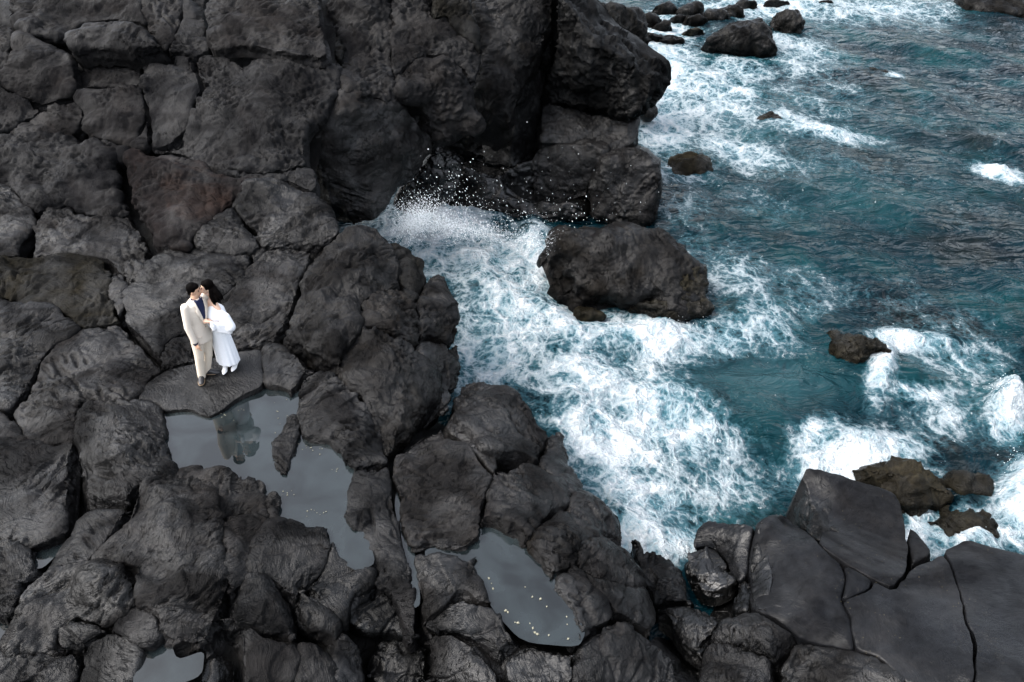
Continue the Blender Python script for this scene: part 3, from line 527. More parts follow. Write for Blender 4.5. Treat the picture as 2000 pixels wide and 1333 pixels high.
(C,'black',Z_C13,[(861,353),(900,321),(939,335),(977,342),(991,384),(1037,388),(1087,398),(1129,398),(1150,423),(1094,434),(1023,450),(953,450),(900,430),(864,400)],dict(Rr=.2,facet=.08,lump=.1,L=1.0,groove=.03)),
# slabs lower right
(J,'wet',Z_J,[(1240,1080),(1272,1076),(1308,1088),(1336,1108),(1352,1168),(1352,1176),(1280,1184),(1272,1160),(1252,1120)],dict(Rr=.12,L=.8,facet=.05)),
(J,'wet',Z_J,[(1230,1056),(1252,1056),(1258,1076),(1240,1084)],dict(Rr=.12,L=.8)),
(J,'wet',Z_J,[(1280,1188),(1352,1180),(1400,1200),(1404,1224),(1376,1252),(1364,1272),(1332,1252),(1304,1200)],dict(Rr=.1,facet=.05)),
(J,'black',Z_J,[(1340,1076),(1372,1068),(1404,1076),(1436,1120),(1436,1140),(1400,1156),(1372,1152),(1352,1120),(1340,1096)],dict(Rr=.06,dome=.02,dz=.0,facet=.10,rough=.002,lump=.0,fold=0,dash=0,cut=0,groove=0)),
(J,'slab',Z_J,[(1356,1040),(1376,1016),(1428,1022),(1472,1026),(1464,1072),(1462,1120),(1444,1140),(1436,1128),(1404,1076),(1372,1068),(1354,1072)],dict(Rr=.06,L=1.0,lump=.01,cut=0,facet=.03,fold=0,dash=0,groove=0)),
(J,'black',Z_J,[(1436,1140),(1460,1128),(1468,1192),(1424,1196),(1432,1160)],dict(Rr=.06,dz=-.1)),
(J,'slab',Z_J,[(1476,1020),(1496,1004),(1528,1002),(1544,1016),(1568,1036),(1600,1060),(1640,1100),(1652,1128),(1644,1172),(1656,1200),(1666,1240),(1664,1268),(1600,1260),(1552,1236),(1520,1208),(1468,1192),(1462,1128),(1472,1040)],
   dict(Rr=.14,dome=.06,L=1.0,lump=.018,groove=0,facet=.006,rough=.002,cut=0,fold=0,dash=0)),
(J,'black',Z_J,[(1474,1036),(1488,1014),(1500,1050),(1508,1100),(1506,1150),(1500,1194),(1470,1192),(1464,1130)],dict(Rr=.06,dome=.0,dz=.03,fold=0,dash=0,lump=.01,groove=0,L=.5)),
(J,'slab',Z_J,[(1578,912),(1604,918),(1648,932),(1720,952),(1748,964),(1760,984),(1772,1032),(1776,1072),(1772,1112),(1744,1148),(1704,1130),(1648,1100),(1600,1060),(1608,1040),(1592,1000),(1576,948),(1568,936)],
   dict(Rr=.03,dome=.0,L=1.2,lump=.018,groove=0,facet=.006,rough=.002,cut=0,fold=0,dash=0,sm=1)),
(J,'wet',[.95,1.1,1.1,1.2,1.2,.7,.45,.5,.7],[(1568,940),(1578,956),(1594,1000),(1610,1036),(1600,1060),(1568,1036),(1546,1008),(1548,976),(1556,956)],dict(Rr=.08,L=.8,facet=.05)),
(J,'slab',Z_J,[(1772,1028),(1792,1044),(1824,1080),(1776,1108)],dict(fold=0,dash=0,Rr=.08,dz=-.12,L=1.0,lump=.02,facet=.01,cut=0)),
(J,'slab',Z_J,[(1648,1104),(1704,1132),(1696,1152),(1648,1172),(1652,1136)],dict(Rr=.03,lump=.012,groove=0,facet=.005,rough=.002,cut=0,fold=0,dash=0,sm=1)),
(J,'slab',Z_J,[(1644,1172),(1696,1152),(1706,1132),(1744,1152),(1772,1116),(1840,1080),(1856,1104),(1880,1184),(1902,1256),(1904,1345),(1780,1345),(1720,1284),(1672,1268),(1664,1240),(1656,1200)],
   dict(Rr=.03,dome=.0,lump=.018,groove=0,facet=.006,rough=.002,cut=0,fold=0,dash=0,sm=1)),
(J,'slab',Z_J,[(1844,1076),(1888,1054),(1932,1068),(2030,1088),(2030,1345),(1906,1345),(1904,1256),(1882,1184),(1858,1104)],dict(Rr=.03,dome=.0,L=1.2,lump=.018,groove=0,facet=.006,rough=.002,cut=0,fold=0,dash=0,sm=1)),
(J,'shelf',Z_J,[(1400,1236),(1424,1200),(1472,1192),(1520,1212),(1548,1232),(1528,1260),(1512,1280),(1480,1264),(1392,1252)],dict(Rr=.18,dome=.12,dz=.08,L=.8)),
(J,'shelf',Z_J,[(1364,1280),(1392,1256),(1448,1264),(1508,1284),(1508,1312),(1496,1345),(1360,1345)],dict(Rr=.16,dome=.08,dz=.05,L=.9)),
(J,'wet',Z_J,[(1556,1252),(1600,1264),(1664,1272),(1720,1288),(1776,1345),(1528,1345),(1520,1308),(1548,1280)],dict(Rr=.12,dome=.02,lump=.03)),
]
for k, (par, mk, zf, poly, opt) in enumerate(BL):
    if mk in ('upper', 'cliff', 'rust'): opt.setdefault('fold', .075); opt.setdefault('dash', .06)
    if par is SHELF and mk in ('shelf', 'wet', 'crust', 'upper'): opt['Rr'] = opt.get('Rr', .14) * .62; opt['dome'] = opt.get('dome', .05) * .7
    rock('rock_block', poly, zf, M[mk], parent=par, seed=0.37 * k, **opt)



# the shore goes on past the frame on the left and below
def beyond(parent, zf, xs, ys, lim, mk):
    zc = lambda px, py: zf(np.clip(px, lim[0], lim[1]), np.clip(py, lim[2], lim[3]))
    rj = random.Random(len(xs) * 31 + len(ys)); G = [[(x + (rj.uniform(-22, 22) if 0 < i < len(xs) - 1 else 0), y + rj.uniform(-22, 22)) for i, x in enumerate(xs)] for y in ys]
    for r in range(len(ys) - 1):
        for k in range(len(xs) - 1):
            rock('rock_block', [G[r][k], G[r][k + 1], G[r + 1][k + 1], G[r + 1][k]], zc, M[mk], parent=parent, seed=.53 * (r * 7 + k), Rr=.16, dome=.1, sp=.05, dash=0, L=.6)
beyond(SHELF, Z_S, [-330, -230, -130, -26], [-40 + 138 * k for k in range(12)], (-30, 1330, -45, 1345), 'shelf')
beyond(SHELF, Z_S, [-26 + 123 * k for k in range(12)], [1341, 1440, 1540], (-30, 1330, -45, 1345), 'wet')
beyond(SLABS, Z_J, [1330 + 155 * k for k in range(6)], [1341, 1440, 1540], (1240, 2030, 900, 1345), 'slab')
# ------------------------------------------------------------------ water materials
def sea_mat():
    m, nt, N, L, b = new_mat('sea_water')
    geo = nd(N, 'ShaderNodeNewGeometry'); P = geo.outputs['Position']
    at = nd(N, 'ShaderNodeAttribute', attribute_name='foam'); D = at.outputs['Fac']
    sh = nd(N, 'ShaderNodeAttribute', attribute_name='tint'); T = sh.outputs['Fac']
    # swirled coordinates
    wa = nd(N, 'ShaderNodeTexNoise', i_Scale=0.6, i_Detail=1.0); L.new(P, wa.inputs['Vector'])
    wb = nd(N, 'ShaderNodeTexNoise', i_Scale=3.0, i_Detail=1.0); L.new(P, wb.inputs['Vector'])
    v1 = nd(N, 'ShaderNodeVectorMath', operation='MULTIPLY_ADD'); L.new(wa.outputs['Color'], v1.inputs[0]); v1.inputs[1].default_value = (0.7, 0.7, 0.0); L.new(P, v1.inputs[2])
    v2 = nd(N, 'ShaderNodeVectorMath', operation='MULTIPLY_ADD'); L.new(wb.outputs['Color'], v2.inputs[0]); v2.inputs[1].default_value = (0.16, 0.16, 0.0); L.new(v1.outputs[0], v2.inputs[2])
    mp = nd(N, 'ShaderNodeMapping'); mp.inputs['Scale'].default_value = (1.0, 0.72, 0.0); mp.inputs['Rotation'].default_value = (0, 0, R(-28)); L.new(v2.outputs[0], mp.inputs['Vector'])
    Q = mp.outputs[0]
    def lace(scale, w0, w1):
        v = nd(N, 'ShaderNodeTexVoronoi', feature='DISTANCE_TO_EDGE', i_Scale=scale); L.new(Q, v.inputs['Vector'])
        r = ramp(N, [(w0, 1.0), (w1, 0.0)]); L.new(v.outputs['Distance'], r.inputs[0]); return r.outputs[0]
    l1 = lace(1.15, 0.0, 0.16); l2 = lace(3.3, 0.0, 0.22); l3 = lace(9.5, 0.0, 0.34)
    n1 = nd(N, 'ShaderNodeTexNoise', i_Scale=0.9, i_Detail=6.0, i_Roughness=0.62, i_Distortion=0.5); L.new(Q, n1.inputs['Vector'])
    n2 = nd(N, 'ShaderNodeTexNoise', i_Scale=8.0, i_Detail=4.0, i_Roughness=0.72); L.new(P, n2.inputs['Vector'])
    f = mth(N, L, 'MULTIPLY', D, 0.45)
    f = mth(N, L, 'ADD', f, mth(N, L, 'MULTIPLY', mth(N, L, 'SUBTRACT', n1.outputs['Fac'], 0.5), 1.0))
    f = mth(N, L, 'ADD', f, mth(N, L, 'MULTIPLY', mth(N, L, 'SUBTRACT', n2.outputs['Fac'], 0.5), 0.75))
    lc = mth(N, L, 'ADD', mth(N, L, 'MULTIPLY', l1, 0.24), mth(N, L, 'ADD', mth(N, L, 'MULTIPLY', l2, 0.20), mth(N, L, 'MULTIPLY', l3, 0.16)))
    f = mth(N, L, 'ADD', f, mth(N, L, 'MULTIPLY', lc, mth(N, L, 'MINIMUM', 1.0, mth(N, L, 'ADD', 0.35, D))))
    nf_ = nd(N, 'ShaderNodeTexNoise', i_Scale=7.0, i_Detail=3.0, i_Roughness=0.6); L.new(Q, nf_.inputs['Vector'])
    rk = ramp(N, [(0.66, 0.0), (0.72, 0.45)]); L.new(nf_.outputs['Fac'], rk.inputs[0]); f = mth(N, L, 'ADD', f, rk.outputs[0])      # loose flecks
    rf = ramp(N, [(0.42, 0.0), (0.62, 0.5), (0.86, 1.0)]); L.new(f, rf.inputs[0])
    F = rf.outputs[0]
    # aerated water under and round the foam
    ra = ramp(N, [(0.22, 0.0), (0.66, 1.0)]); L.new(f, ra.inputs[0])
    n4 = nd(N, 'ShaderNodeTexNoise', i_Scale=0.35, i_Detail=4.0); L.new(P, n4.inputs['Vector'])
    rd = ramp(N, [(0.35, (0.0003, 0.0036, 0.0062)), (0.5, (0.0008, 0.0098, 0.0145)), (0.68, (0.0022, 0.023, 0.0275))]); L.new(n4.outputs['Fac'], rd.inputs[0])
    n6 = nd(N, 'ShaderNodeTexNoise', i_Scale=0.5, i_Detail=4.0, i_Distortion=1.0); L.new(mp.outputs[0], n6.inputs['Vector'])
    r6 = ramp(N, [(0.54, 0.0), (0.68, 0.55)]); L.new(n6.outputs['Fac'], r6.inputs[0])
    rd_ = mixc(N, L, r6.outputs[0], rd.outputs[0], (0.0045, 0.0050, 0.0042))                 # dark reef below the surface
    deep = mixc(N, L, T, rd_, (0.014, 0.042, 0.050))
    milk = mixc(N, L, mth(N, L, 'MULTIPLY', ra.outputs[0], mth(N, L, 'ADD', mth(N, L, 'MULTIPLY', D, 1.0), 0.06), True), deep, (0.095, 0.225, 0.28))
    col = mixc(N, L, F, milk, (0.40, 0.44, 0.465))
    L.new(col, b.inputs['Base Color'])
    rr = mth(N, L, 'ADD', 0.07, mth(N, L, 'MULTIPLY', F, 0.7)); L.new(rr, b.inputs['Roughness'])
    b.inputs['IOR'].default_value = 1.33; b.inputs['Specular IOR Level'].default_value = 0.11
    # ripples
    r1 = nd(N, 'ShaderNodeTexNoise', i_Scale=1.15, i_Detail=4.0, i_Roughness=0.5, i_Distortion=1.0)
    mr = nd(N, 'ShaderNodeMapping'); mr.inputs['Scale'].default_value = (0.75, 1.5, 1.0); mr.inputs['Rotation'].default_value = (0, 0, R(14)); L.new(P, mr.inputs['Vector']); L.new(mr.outputs[0], r1.inputs['Vector'])
    h = mth(N, L, 'ADD', mth(N, L, 'MULTIPLY', r1.outputs['Fac'], 1.0), mth(N, L, 'MULTIPLY', F, 0.10))
    h = mth(N, L, 'ADD', h, mth(N, L, 'MULTIPLY', n2.outputs['Fac'], mth(N, L, 'MULTIPLY', F, 0.30)))
    bp = nd(N, 'ShaderNodeBump', i_Strength=0.8, i_Distance=0.55); L.new(h, bp.inputs['Height']); L.new(bp.outputs[0], b.inputs['Normal'])
    return m
def pool_mat():
    m, nt, N, L, b = new_mat('pool_water'); geo = nd(N, 'ShaderNodeNewGeometry')
    n = nd(N, 'ShaderNodeTexNoise', i_Scale=1.5, i_Detail=5.0, i_Distortion=0.8); L.new(geo.outputs['Position'], n.inputs['Vector'])
    r = ramp(N, [(0.36, (0.004, 0.0056, 0.0062)), (0.62, (0.013, 0.0178, 0.0195))]); L.new(n.outputs['Fac'], r.inputs[0]); L.new(r.outputs[0], b.inputs['Base Color'])
    b.inputs['Roughness'].default_value = 0.015; b.inputs['IOR'].default_value = 1.48
    bp = nd(N, 'ShaderNodeBump', i_Strength=0.03, i_Distance=0.02); L.new(n.outputs['Fac'], bp.inputs['Height']); L.new(bp.outputs[0], b.inputs['Normal'])
    return m
def plain(name, col, rough=0.6, spec=0.5, bump=0.0, bscale=40.0, sub=0.0, sheen=0.0):
    m, nt, N, L, b = new_mat(name); geo = nd(N, 'ShaderNodeNewGeometry')
    n = nd(N, 'ShaderNodeTexNoise', i_Scale=bscale, i_Detail=4.0); L.new(geo.outputs['Position'], n.inputs['Vector'])
    r = ramp(N, [(0.3, tuple(c * 0.96 for c in col)), (0.7, tuple(min(1, c * 1.03) for c in col))]); L.new(n.outputs['Fac'], r.inputs[0]); L.new(r.outputs[0], b.inputs['Base Color'])
    b.inputs['Roughness'].default_value = rough; b.inputs['Specular IOR Level'].default_value = spec
    if bump:
        bp = nd(N, 'ShaderNodeBump', i_Strength=bump, i_Distance=0.01); L.new(n.outputs['Fac'], bp.inputs['Height']); L.new(bp.outputs[0], b.inputs['Normal'])
    if sub: b.inputs['Subsurface Weight'].default_value = sub; b.inputs['Subsurface Radius'].default_value = (0.02, 0.01, 0.006)
    return m
M['silt'] = plain('pool_bed_stone', (0.016, 0.016, 0.016), 0.7, 0.2, bscale=3.0); M['sea'] = sea_mat(); M['pool'] = pool_mat(); M['foam'] = plain('foam_white', (0.82, 0.85, 0.88), 0.7, 0.4)
M['drop'] = plain('spray_drops', (0.80, 0.85, 0.88), 0.2, 0.6)

# ------------------------------------------------------------------ sea: patches of foam (x, y, half width, half height in photograph pixels, slant, strength)
FOAM = [(850,450,110,60,0,1.0),(960,500,120,60,0,.75),(1050,500,30,60,-.3,.95),(1000,600,110,80,0,.8),(960,690,80,70,0,.8),(1130,640,90,50,0,.75),(1270,650,110,38,.1,1.0),(1420,660,70,40,0,.75),
 (1150,730,120,60,0,.7),(1300,800,120,80,.3,.9),(1180,850,110,70,.4,.9),(1250,960,130,60,.3,.85),(1230,1060,80,50,0,1.1),(1330,1060,60,40,0,.95),(1420,940,80,50,0,.55),(1400,850,60,50,.4,.6),
 (1680,890,110,40,-.15,1.0),(1600,850,50,40,0,.8),(1780,660,90,16,.15,.95),(1720,720,26,50,-.6,1.0),(1790,770,60,16,.2,.8),(1880,700,90,40,.1,.55),(1850,800,80,60,0,.45),(1970,810,40,50,0,1.15),(1990,980,40,70,0,1.2),
 (1880,1040,110,40,.1,.8),(1800,1020,30,60,0,.95),(1760,930,70,25,0,.7),(1500,640,60,60,.3,.6),(1450,540,80,50,.2,.5),(1330,480,60,40,0,.3),
 (1300,130,60,60,0,.8),(1400,180,100,60,.1,.7),(1300,240,60,50,0,.85),(1440,290,100,26,.3,.8),(1330,330,60,30,0,.5),(1300,60,60,40,0,.85),(1440,130,70,20,.1,.7),(1560,100,90,40,.2,.55),(1500,8,140,26,0,.8),(1680,15,140,26,0,.65),(1800,20,80,30,0,.5),
 (1600,255,90,16,.12,.95),(1550,230,40,12,.1,.8),(1955,332,38,14,.25,1.35),(1745,148,16,7,0,1.1),(1560,180,120,40,.3,.35),(1330,410,60,30,0,.4),(1640,170,60,20,.2,.3),(1850,200,140,90,0,.13),(1750,400,200,60,.1,.12),(1300,190,40,90,0,.75),(1590,600,60,30,.2,.4),(1560,560,120,50,.2,.36),(1720,570,120,36,.1,.30),(1850,640,100,36,.1,.32),(1500,400,90,36,.2,.28),(1640,320,110,30,.2,.22)]
CALM = [(1500,745,110,40,0,.6),(1640,640,60,30,0,.3),(1700,470,140,60,0,.2)]
TINT = [(1500,745,120,45,0,.7),(1650,950,80,60,0,.3),(1650,370,200,60,0,.22),(1560,320,100,30,0,.3),(1750,230,100,40,0,.15),(1470,240,90,30,0,.3)]
SWELL = [(850,436,75,16,0,.55),(802,432,34,18,0,.45),(1040,470,26,50,0,.35),(1290,650,90,24,0,.28),(1725,720,18,40,-.6,.22),(1780,655,70,10,.15,.18),(1965,790,30,30,0,.55),(1600,258,80,9,.12,.25),(1955,330,34,9,.25,.28),(1640,860,60,20,0,.2),(1300,770,130,30,.3,.16),(1990,960,30,50,0,.4),(1620,880,60,20,0,.15)]
def blobs(lst, xy):
    out = np.zeros(len(xy))
    for (px, py, rx, ry, sl, s) in lst:
        c = wpt(px, py, 0)[:2]; a = wpt(px + rx, py + rx * sl, 0)[:2] - c; b = wpt(px, py - ry, 0)[:2] - c
        d = xy - c; det = a[0] * b[1] - a[1] * b[0]
        i = (d[:, 0] * b[1] - d[:, 1] * b[0]) / det; j = (a[0] * d[:, 1] - a[1] * d[:, 0]) / det
        out = np.maximum(out, s * np.exp(-0.7 * (i * i + j * j))) + 0.12 * s * np.exp(-0.7 * (i * i + j * j))
    return out
def sea():
    ys = [5.5]
    while ys[-1] < 62: ys.append(ys[-1] + 0.006 * ys[-1] + 0.014)
    ys = np.array(ys); ss = np.linspace(-0.42, 0.92, 560)
    Yg, Sg = np.meshgrid(ys, ss, indexing='ij'); X = Sg * (Yg + 1.5)
    xy = np.stack([X.ravel(), Yg.ravel()], 1); p = np.column_stack([xy, np.zeros(len(xy))])
    foam = np.clip(blobs(FOAM, xy) - blobs(CALM, xy) + 0.03, 0, 1.25); tint = np.clip(blobs(TINT, xy), 0, 1)
    wv = np.stack([perlin(p * 0.23 + 4), perlin(p * 0.23 + 44)], 1)
    h = np.zeros(len(xy))
    for ang, lam, amp in ((200, 6.5, .14), (228, 3.6, .085), (176, 2.3, .035), (250, 1.5, .034), (205, 1.1, .028)):
        d = np.array([math.cos(R(ang)), math.sin(R(ang))]); ph = ((xy + 1.6 * wv) @ d) * 2 * math.pi / lam
        cr = 0.5 + 0.5 * np.sin(ph + lam); h += amp * (cr ** 1.8 * 2 - 0.8) * (0.6 + 0.8 * perlin(p * 0.5 + lam))
    h += 0.035 * (1 - 2 * np.abs(perlin(p * 1.7 + 8))) + 0.02 * (1 - 2 * np.abs(perlin(p * 4.1 + 3)))
    ch = np.clip(foam, 0, 1)
    h += ch * (0.07 * fbm(p * 1.8 + 50, 3) + 0.03 * fbm(p * 5.0 + 20, 3)) - 0.05
    sw = blobs(SWELL, xy); h += sw * (0.9 + 0.4 * fbm(p * 1.6 + 9, 3))
    flat = np.clip(blobs(CALM, xy), 0, 1); h *= 1 - 0.6 * flat
    co = np.column_stack([xy, h]); ny, nx = len(ys), len(ss); I = np.arange(ny * nx).reshape(ny, nx)
    f = np.stack([I[:-1, :-1], I[:-1, 1:], I[1:, 1:], I[1:, :-1]], -1).reshape(-1, 4)
    # open water on to the horizon
    e = [(-900, -60, -.25), (900, -60, -.25), (900, 5.6, -.25), (-900, 5.6, -.25), (-900, 61.8, -.1), (900, 61.8, -.1), (900, 1500, -.1), (-900, 1500, -.1), (57.5, 5.6, -.25), (57.5, 61.8, -.1), (-25, 5.6, -.25), (-25, 61.8, -.1)]
    n0 = len(co); co = np.vstack([co, e]); f = np.vstack([f, [[n0, n0 + 1, n0 + 2, n0 + 3], [n0 + 4, n0 + 5, n0 + 6, n0 + 7], [n0 + 8, n0 + 2, n0 + 5, n0 + 9], [n0 + 3, n0 + 10, n0 + 11, n0 + 4]]])
    me = mesh_np('sea', co, f, M['sea'])
    for nm, val in (('foam', foam), ('tint', tint)):
        a = me.attributes.new(nm, 'FLOAT', 'POINT'); a.data.foreach_set('value', np.concatenate([val, np.full(12, 0.08)]).astype(np.float32))
    return link('sea', me, None, kind='structure', label='churning teal sea with white foam round the rocks', category='sea')
sea()
sb = mesh_np('seabed', np.array([(-60, -20, -2.6), (80, -20, -2.6), (80, 120, -3.2), (-60, 120, -3.2)]), np.array([[0, 1, 2, 3]]), M['bed'])
link('seabed', sb, None, kind='structure')

def pool(poly, z, label, name='tide_pool', bed=None, mat=None):
    P = np.array(poly, float); W = chaikin(unproj(P[:, 0], P[:, 1], np.full(len(P), z)), 2)
    me = bpy.data.meshes.new(name); W = W if np.sum(W[:, 0] * np.roll(W[:, 1], -1) - np.roll(W[:, 0], -1) * W[:, 1]) > 0 else W[::-1]
    me.from_pydata([tuple(p) for p in W], [], [list(range(len(W)))]); me.materials.append(mat or M['pool'])
    o = link(name, me, None, kind='structure', label=label)
    if bed:
        b = bpy.data.meshes.new('pool_bed'); c = W.mean(0)
        ring = [(c + (p - c) * k + np.array([0, 0, dz])) for k, dz in ((1.0, -.03), (0.9, -bed * .75), (0.6, -bed)) for p in W]
        n = len(W); fs = [[k * n + i, k * n + (i + 1) % n, (k + 1) * n + (i + 1) % n, (k + 1) * n + i] for k in (0, 1) for i in range(n)] + [list(range(2 * n, 3 * n))]
        b.from_pydata([tuple(p) for p in ring], [], fs); b.materials.append(M['silt']); link('pool_bed', b, o)
    return o
pool([(300,815),(330,795),(400,800),(440,790),(480,758),(515,742),(580,752),(590,790),(585,850),(650,850),(700,900),(695,960),(680,1010),(715,1040),(735,1100),(700,1118),(650,1090),(640,1030),(530,1030),(515,985),(495,945),(400,930),(330,925)], 2.07, 'large still tide pool reflecting the sky below the couple')
pool([(830,1072),(900,1060),(930,1040),(945,1015),(1000,1015),(1060,1080),(1090,1130),(1110,1170),(1145,1235),(1130,1265),(1020,1255),(960,1190),(920,1100),(830,1092)], 1.96, 'long tide pool with pale pebbles near the sea ridge')
pool([(775,950),(785,1000),(800,1050),(815,1100),(822,1180),(808,1190),(800,1120),(785,1060),(770,990)], 1.95, 'narrow water filled crack between two ridges')
pool([(55,1075),(125,1050),(125,1070),(85,1110),(60,1112)], 1.98, 'small bright puddle by the left lava lump')
pool([(240,785),(270,775),(275,790),(245,792)], 2.12, 'tiny puddle behind the rounded block')
pool([(255,1345),(275,1262),(330,1242),(345,1290),(400,1270),(395,1320),(330,1345)], 2.12, 'shallow puddle at the bottom edge')
pool([(-40,1190),(30,1195),(15,1262),(-40,1268)], 1.9, 'puddle in the lower left corner')

# ------------------------------------------------------------------ spray, flecks in the pools, a trickle of foam
def specks(name, items, mat, **props):
    V, F = [], []
    for c, d, r, el in items:
        d = np.array(d, float); d /= np.linalg.norm(d); a = np.cross(d, [.3, .8, .5]); a /= np.linalg.norm(a); b = np.cross(d, a); n = len(V)
        V += [c + d * r * el, c - d * r * el, c + a * r, c - a * r, c + b * r, c - b * r]
        F += [[n, n + 2, n + 4], [n, n + 4, n + 3], [n, n + 3, n + 5], [n, n + 5, n + 2], [n + 1, n + 4, n + 2], [n + 1, n + 3, n + 4], [n + 1, n + 5, n + 3], [n + 1, n + 2, n + 5]]
    return link(name, mesh_np(name, np.array(V), np.array(F), mat), None, **props)
rs_ = np.random.RandomState(5); it = []
def spray(n, px, py, sx, sy, y0, y1, dirn, r0=.004, r1=.015, cor=0.0):
    for _ in range(n):
        u, v = rs_.normal(), rs_.normal(); x, y = px + sx * u, py + sy * v + cor * u
        d = ray(np.array([x]), np.array([y]))[0]; p = CAM + d * (rs_.uniform(y0, y1) / d[1])
        if p[2] > 0.05: it.append((p, np.array(dirn) + rs_.normal(size=3) * .25, r0 + (r1 - r0) * rs_.rand() ** 3.5, rs_.uniform(1.0, 2.6)))
spray(260, 862, 398, 60, 24, 17.2, 18.6, (.5, 0, -1)); spray(240, 965, 424, 75, 16, 17.2, 18.4, (.6, 0, -1), cor=8); spray(90, 1100, 412, 75, 22, 17.2, 18.6, (.4, 0, -1)); spray(60, 880, 350, 40, 20, 17.4, 18.8, (.6, 0, -.8), .005, .017); spray(40, 1080, 345, 100, 36, 17.4, 18.8, (.3, 0, -1), .004, .011)
spray(6500, 808, 432, 22, 20, 16.9, 18.2, (.4, 0, -1), .003, .012, cor=-5); spray(6500, 860, 437, 38, 17, 16.9, 18.2, (.4, 0, -1), .0025, .010, cor=5); spray(3000, 935, 452, 42, 10, 16.8, 17.8, (.4, 0, -1), .0025, .009, cor=6); spray(1400, 1038, 468, 22, 16, 15.8, 16.8, (.4, 0, 1), .0025, .009)
spray(420, 1965, 778, 16, 22, 11.6, 12.4, (.5, 0, 1), .003, .010); spray(320, 1985, 935, 14, 26, 9.9, 10.6, (.5, 0, 1), .003, .009); spray(260, 1290, 640, 55, 9, 14.4, 14.9, (.2, 0, 1), .003, .008)
specks('spray', it, M['drop'], kind='stuff', label='white spray droplets flying off the cove rocks', category='spray')
M['fleck'] = plain('pale_flecks', (0.20, 0.19, 0.14), 0.6)
fl = []
for (x, y, k, sx, sy) in [(440,812,5,14,10),(545,800,8,16,28),(600,875,12,30,10),(655,915,4,12,8),(560,965,6,12,8),(600,1000,5,22,6),(635,1000,3,8,5),(470,800,4,10,5),(345,905,4,20,4)]:
    for _ in range(k):
        p = wpt(x + rs_.normal() * sx * .6, y + rs_.normal() * sy * .6, 2.075); fl.append((p, (rs_.normal(), rs_.normal(), .15), rs_.uniform(.004, .011), 1.3))
for (x, y) in [(960,1140),(963,1150),(988,1193),(1006,1216),(1012,1217),(1035,1218),(1041,1227),(1045,1236),(1050,1239),(1072,1241),(1068,1185),(1040,1166),(1110,1248),(1108,1220),(1107,1205),(1026,1147),(955,1130),(992,1196),(1056,1170)]:
    fl.append((wpt(x, y, 1.965), (rs_.normal(), rs_.normal(), .1), rs_.uniform(.008, .02), 1.4))
specks('pool_flecks', fl, M['fleck'], kind='stuff', label='pale flecks of shell and weed lying in the pools', category='debris')
# ------------------------------------------------------------------ boulders standing in the sea
def boulder(label, poly, z, mat='cliff', group=None, cat='boulder', **kw):
    o = dict(Rr=.4, L=1.2, dome=.25, lump=.12, facet=.06, rough=.015, up=None, batter=.25, sp=.045, edge=.06, gap=0.0, vr=.8, rel=False, fold=.06, dash=.03); o.update(kw)
    P = np.array(poly, float); t = P[:, 1].min(); bt = P[:, 1].max()
    zz = z[0] + (z[1] - z[0]) * (P[:, 1] - t) / (bt - t)
    b = rock('boulder', poly, zz, M[mat], seed=len(label) * .61, **o)
    b['label'] = label; b['category'] = cat
    if group: b['group'] = group
    return b
S1 = boulder('large wet boulder in the cove with weedy yellow barnacle patches', [(1062,470),(1080,445),(1150,430),(1240,440),(1300,445),(1340,480),(1375,510),(1380,580),(1392,605),(1380,618),(1300,622),(1255,600),(1200,580),(1130,578),(1100,560),(1070,510)], (1.45, .1), 'boulder', sp=.03, Rr=.55, dome=.3, bumps=[])
boulder('big pointed boulder standing highest in the surf at the top', [(1383,75),(1410,55),(1450,35),(1490,25),(1508,40),(1520,75),(1524,100),(1500,108),(1440,98),(1395,85)], (1.5, .1), 'cliff', dome=.5)
boulder('rounded black boulder right of the big pointed one', [(1512,25),(1535,17),(1560,22),(1575,42),(1570,55),(1545,57),(1515,48)], (.75, .1), 'cliff', dome=.35)
SM = [('dark stone touching the cliff foot, just left of the surf', (1268,38,28,14)), ('squat stone at the very top edge beside the cliff', (1300,14,26,12)), ('smooth dark stone in front of the top stone heap', (1296,48,17,11)), ('long flat stone behind the surf line', (1350,16,30,15)),
 ('small dark stone between the heap and the big boulder', (1362,38,22,13)), ('stone half hidden behind the big pointed boulder', (1402,28,24,14)), ('rounded stone touching the back of the big boulder', (1432,22,26,16)), ('flat stone awash at the top', (1458,6,24,8)), ('low dark stone awash near the top centre', (1518,6,26,6)), ('single stone far out in the top foam', (1612,7,18,7)),
 ('pale brownish stone lying in the foam by the heap', (1360,60,19,7)), ('low stone under the cliff overhang in the foam', (1315,80,24,6)), ('dark stone tucked under the cliff at the foam edge', (1272,118,14,10)), ('rounded stone peeping from behind the cliff edge', (1266,222,17,17)), ('tiny dark stone at the tip of the cliff', (1278,72,18,9)), ('wet dark stone left of the pale one', (1330,34,18,9))]
for lab, (x, y, rx, ry) in SM:
    rs = random.Random(x * 7 + y); pl = [(x + rx * math.cos(a) * rs.uniform(.85, 1.12), y + ry * math.sin(a) * rs.uniform(.85, 1.12)) for a in [k * math.pi / 5 for k in range(10)]]
    boulder(lab, pl, (.05 + ry * .036, .03), 'weed' if 'brownish' in lab else 'cliff', group='stones in the surf', Rr=.45, dome=.2, sp=.06, L=.8)
boulder('smooth submerged boulder with a wave sliding over it, upper middle', [(1465,245),(1480,225),(1510,215),(1530,228),(1532,245),(1500,252)], (.25, -.05), 'weed', dome=.1)
boulder('brown weedy boulder awash right of the cliff pillar', [(1290,335),(1305,305),(1340,292),(1375,300),(1392,322),(1380,340),(1330,350),(1295,352)], (.25, -.08), 'weed', dome=.08)
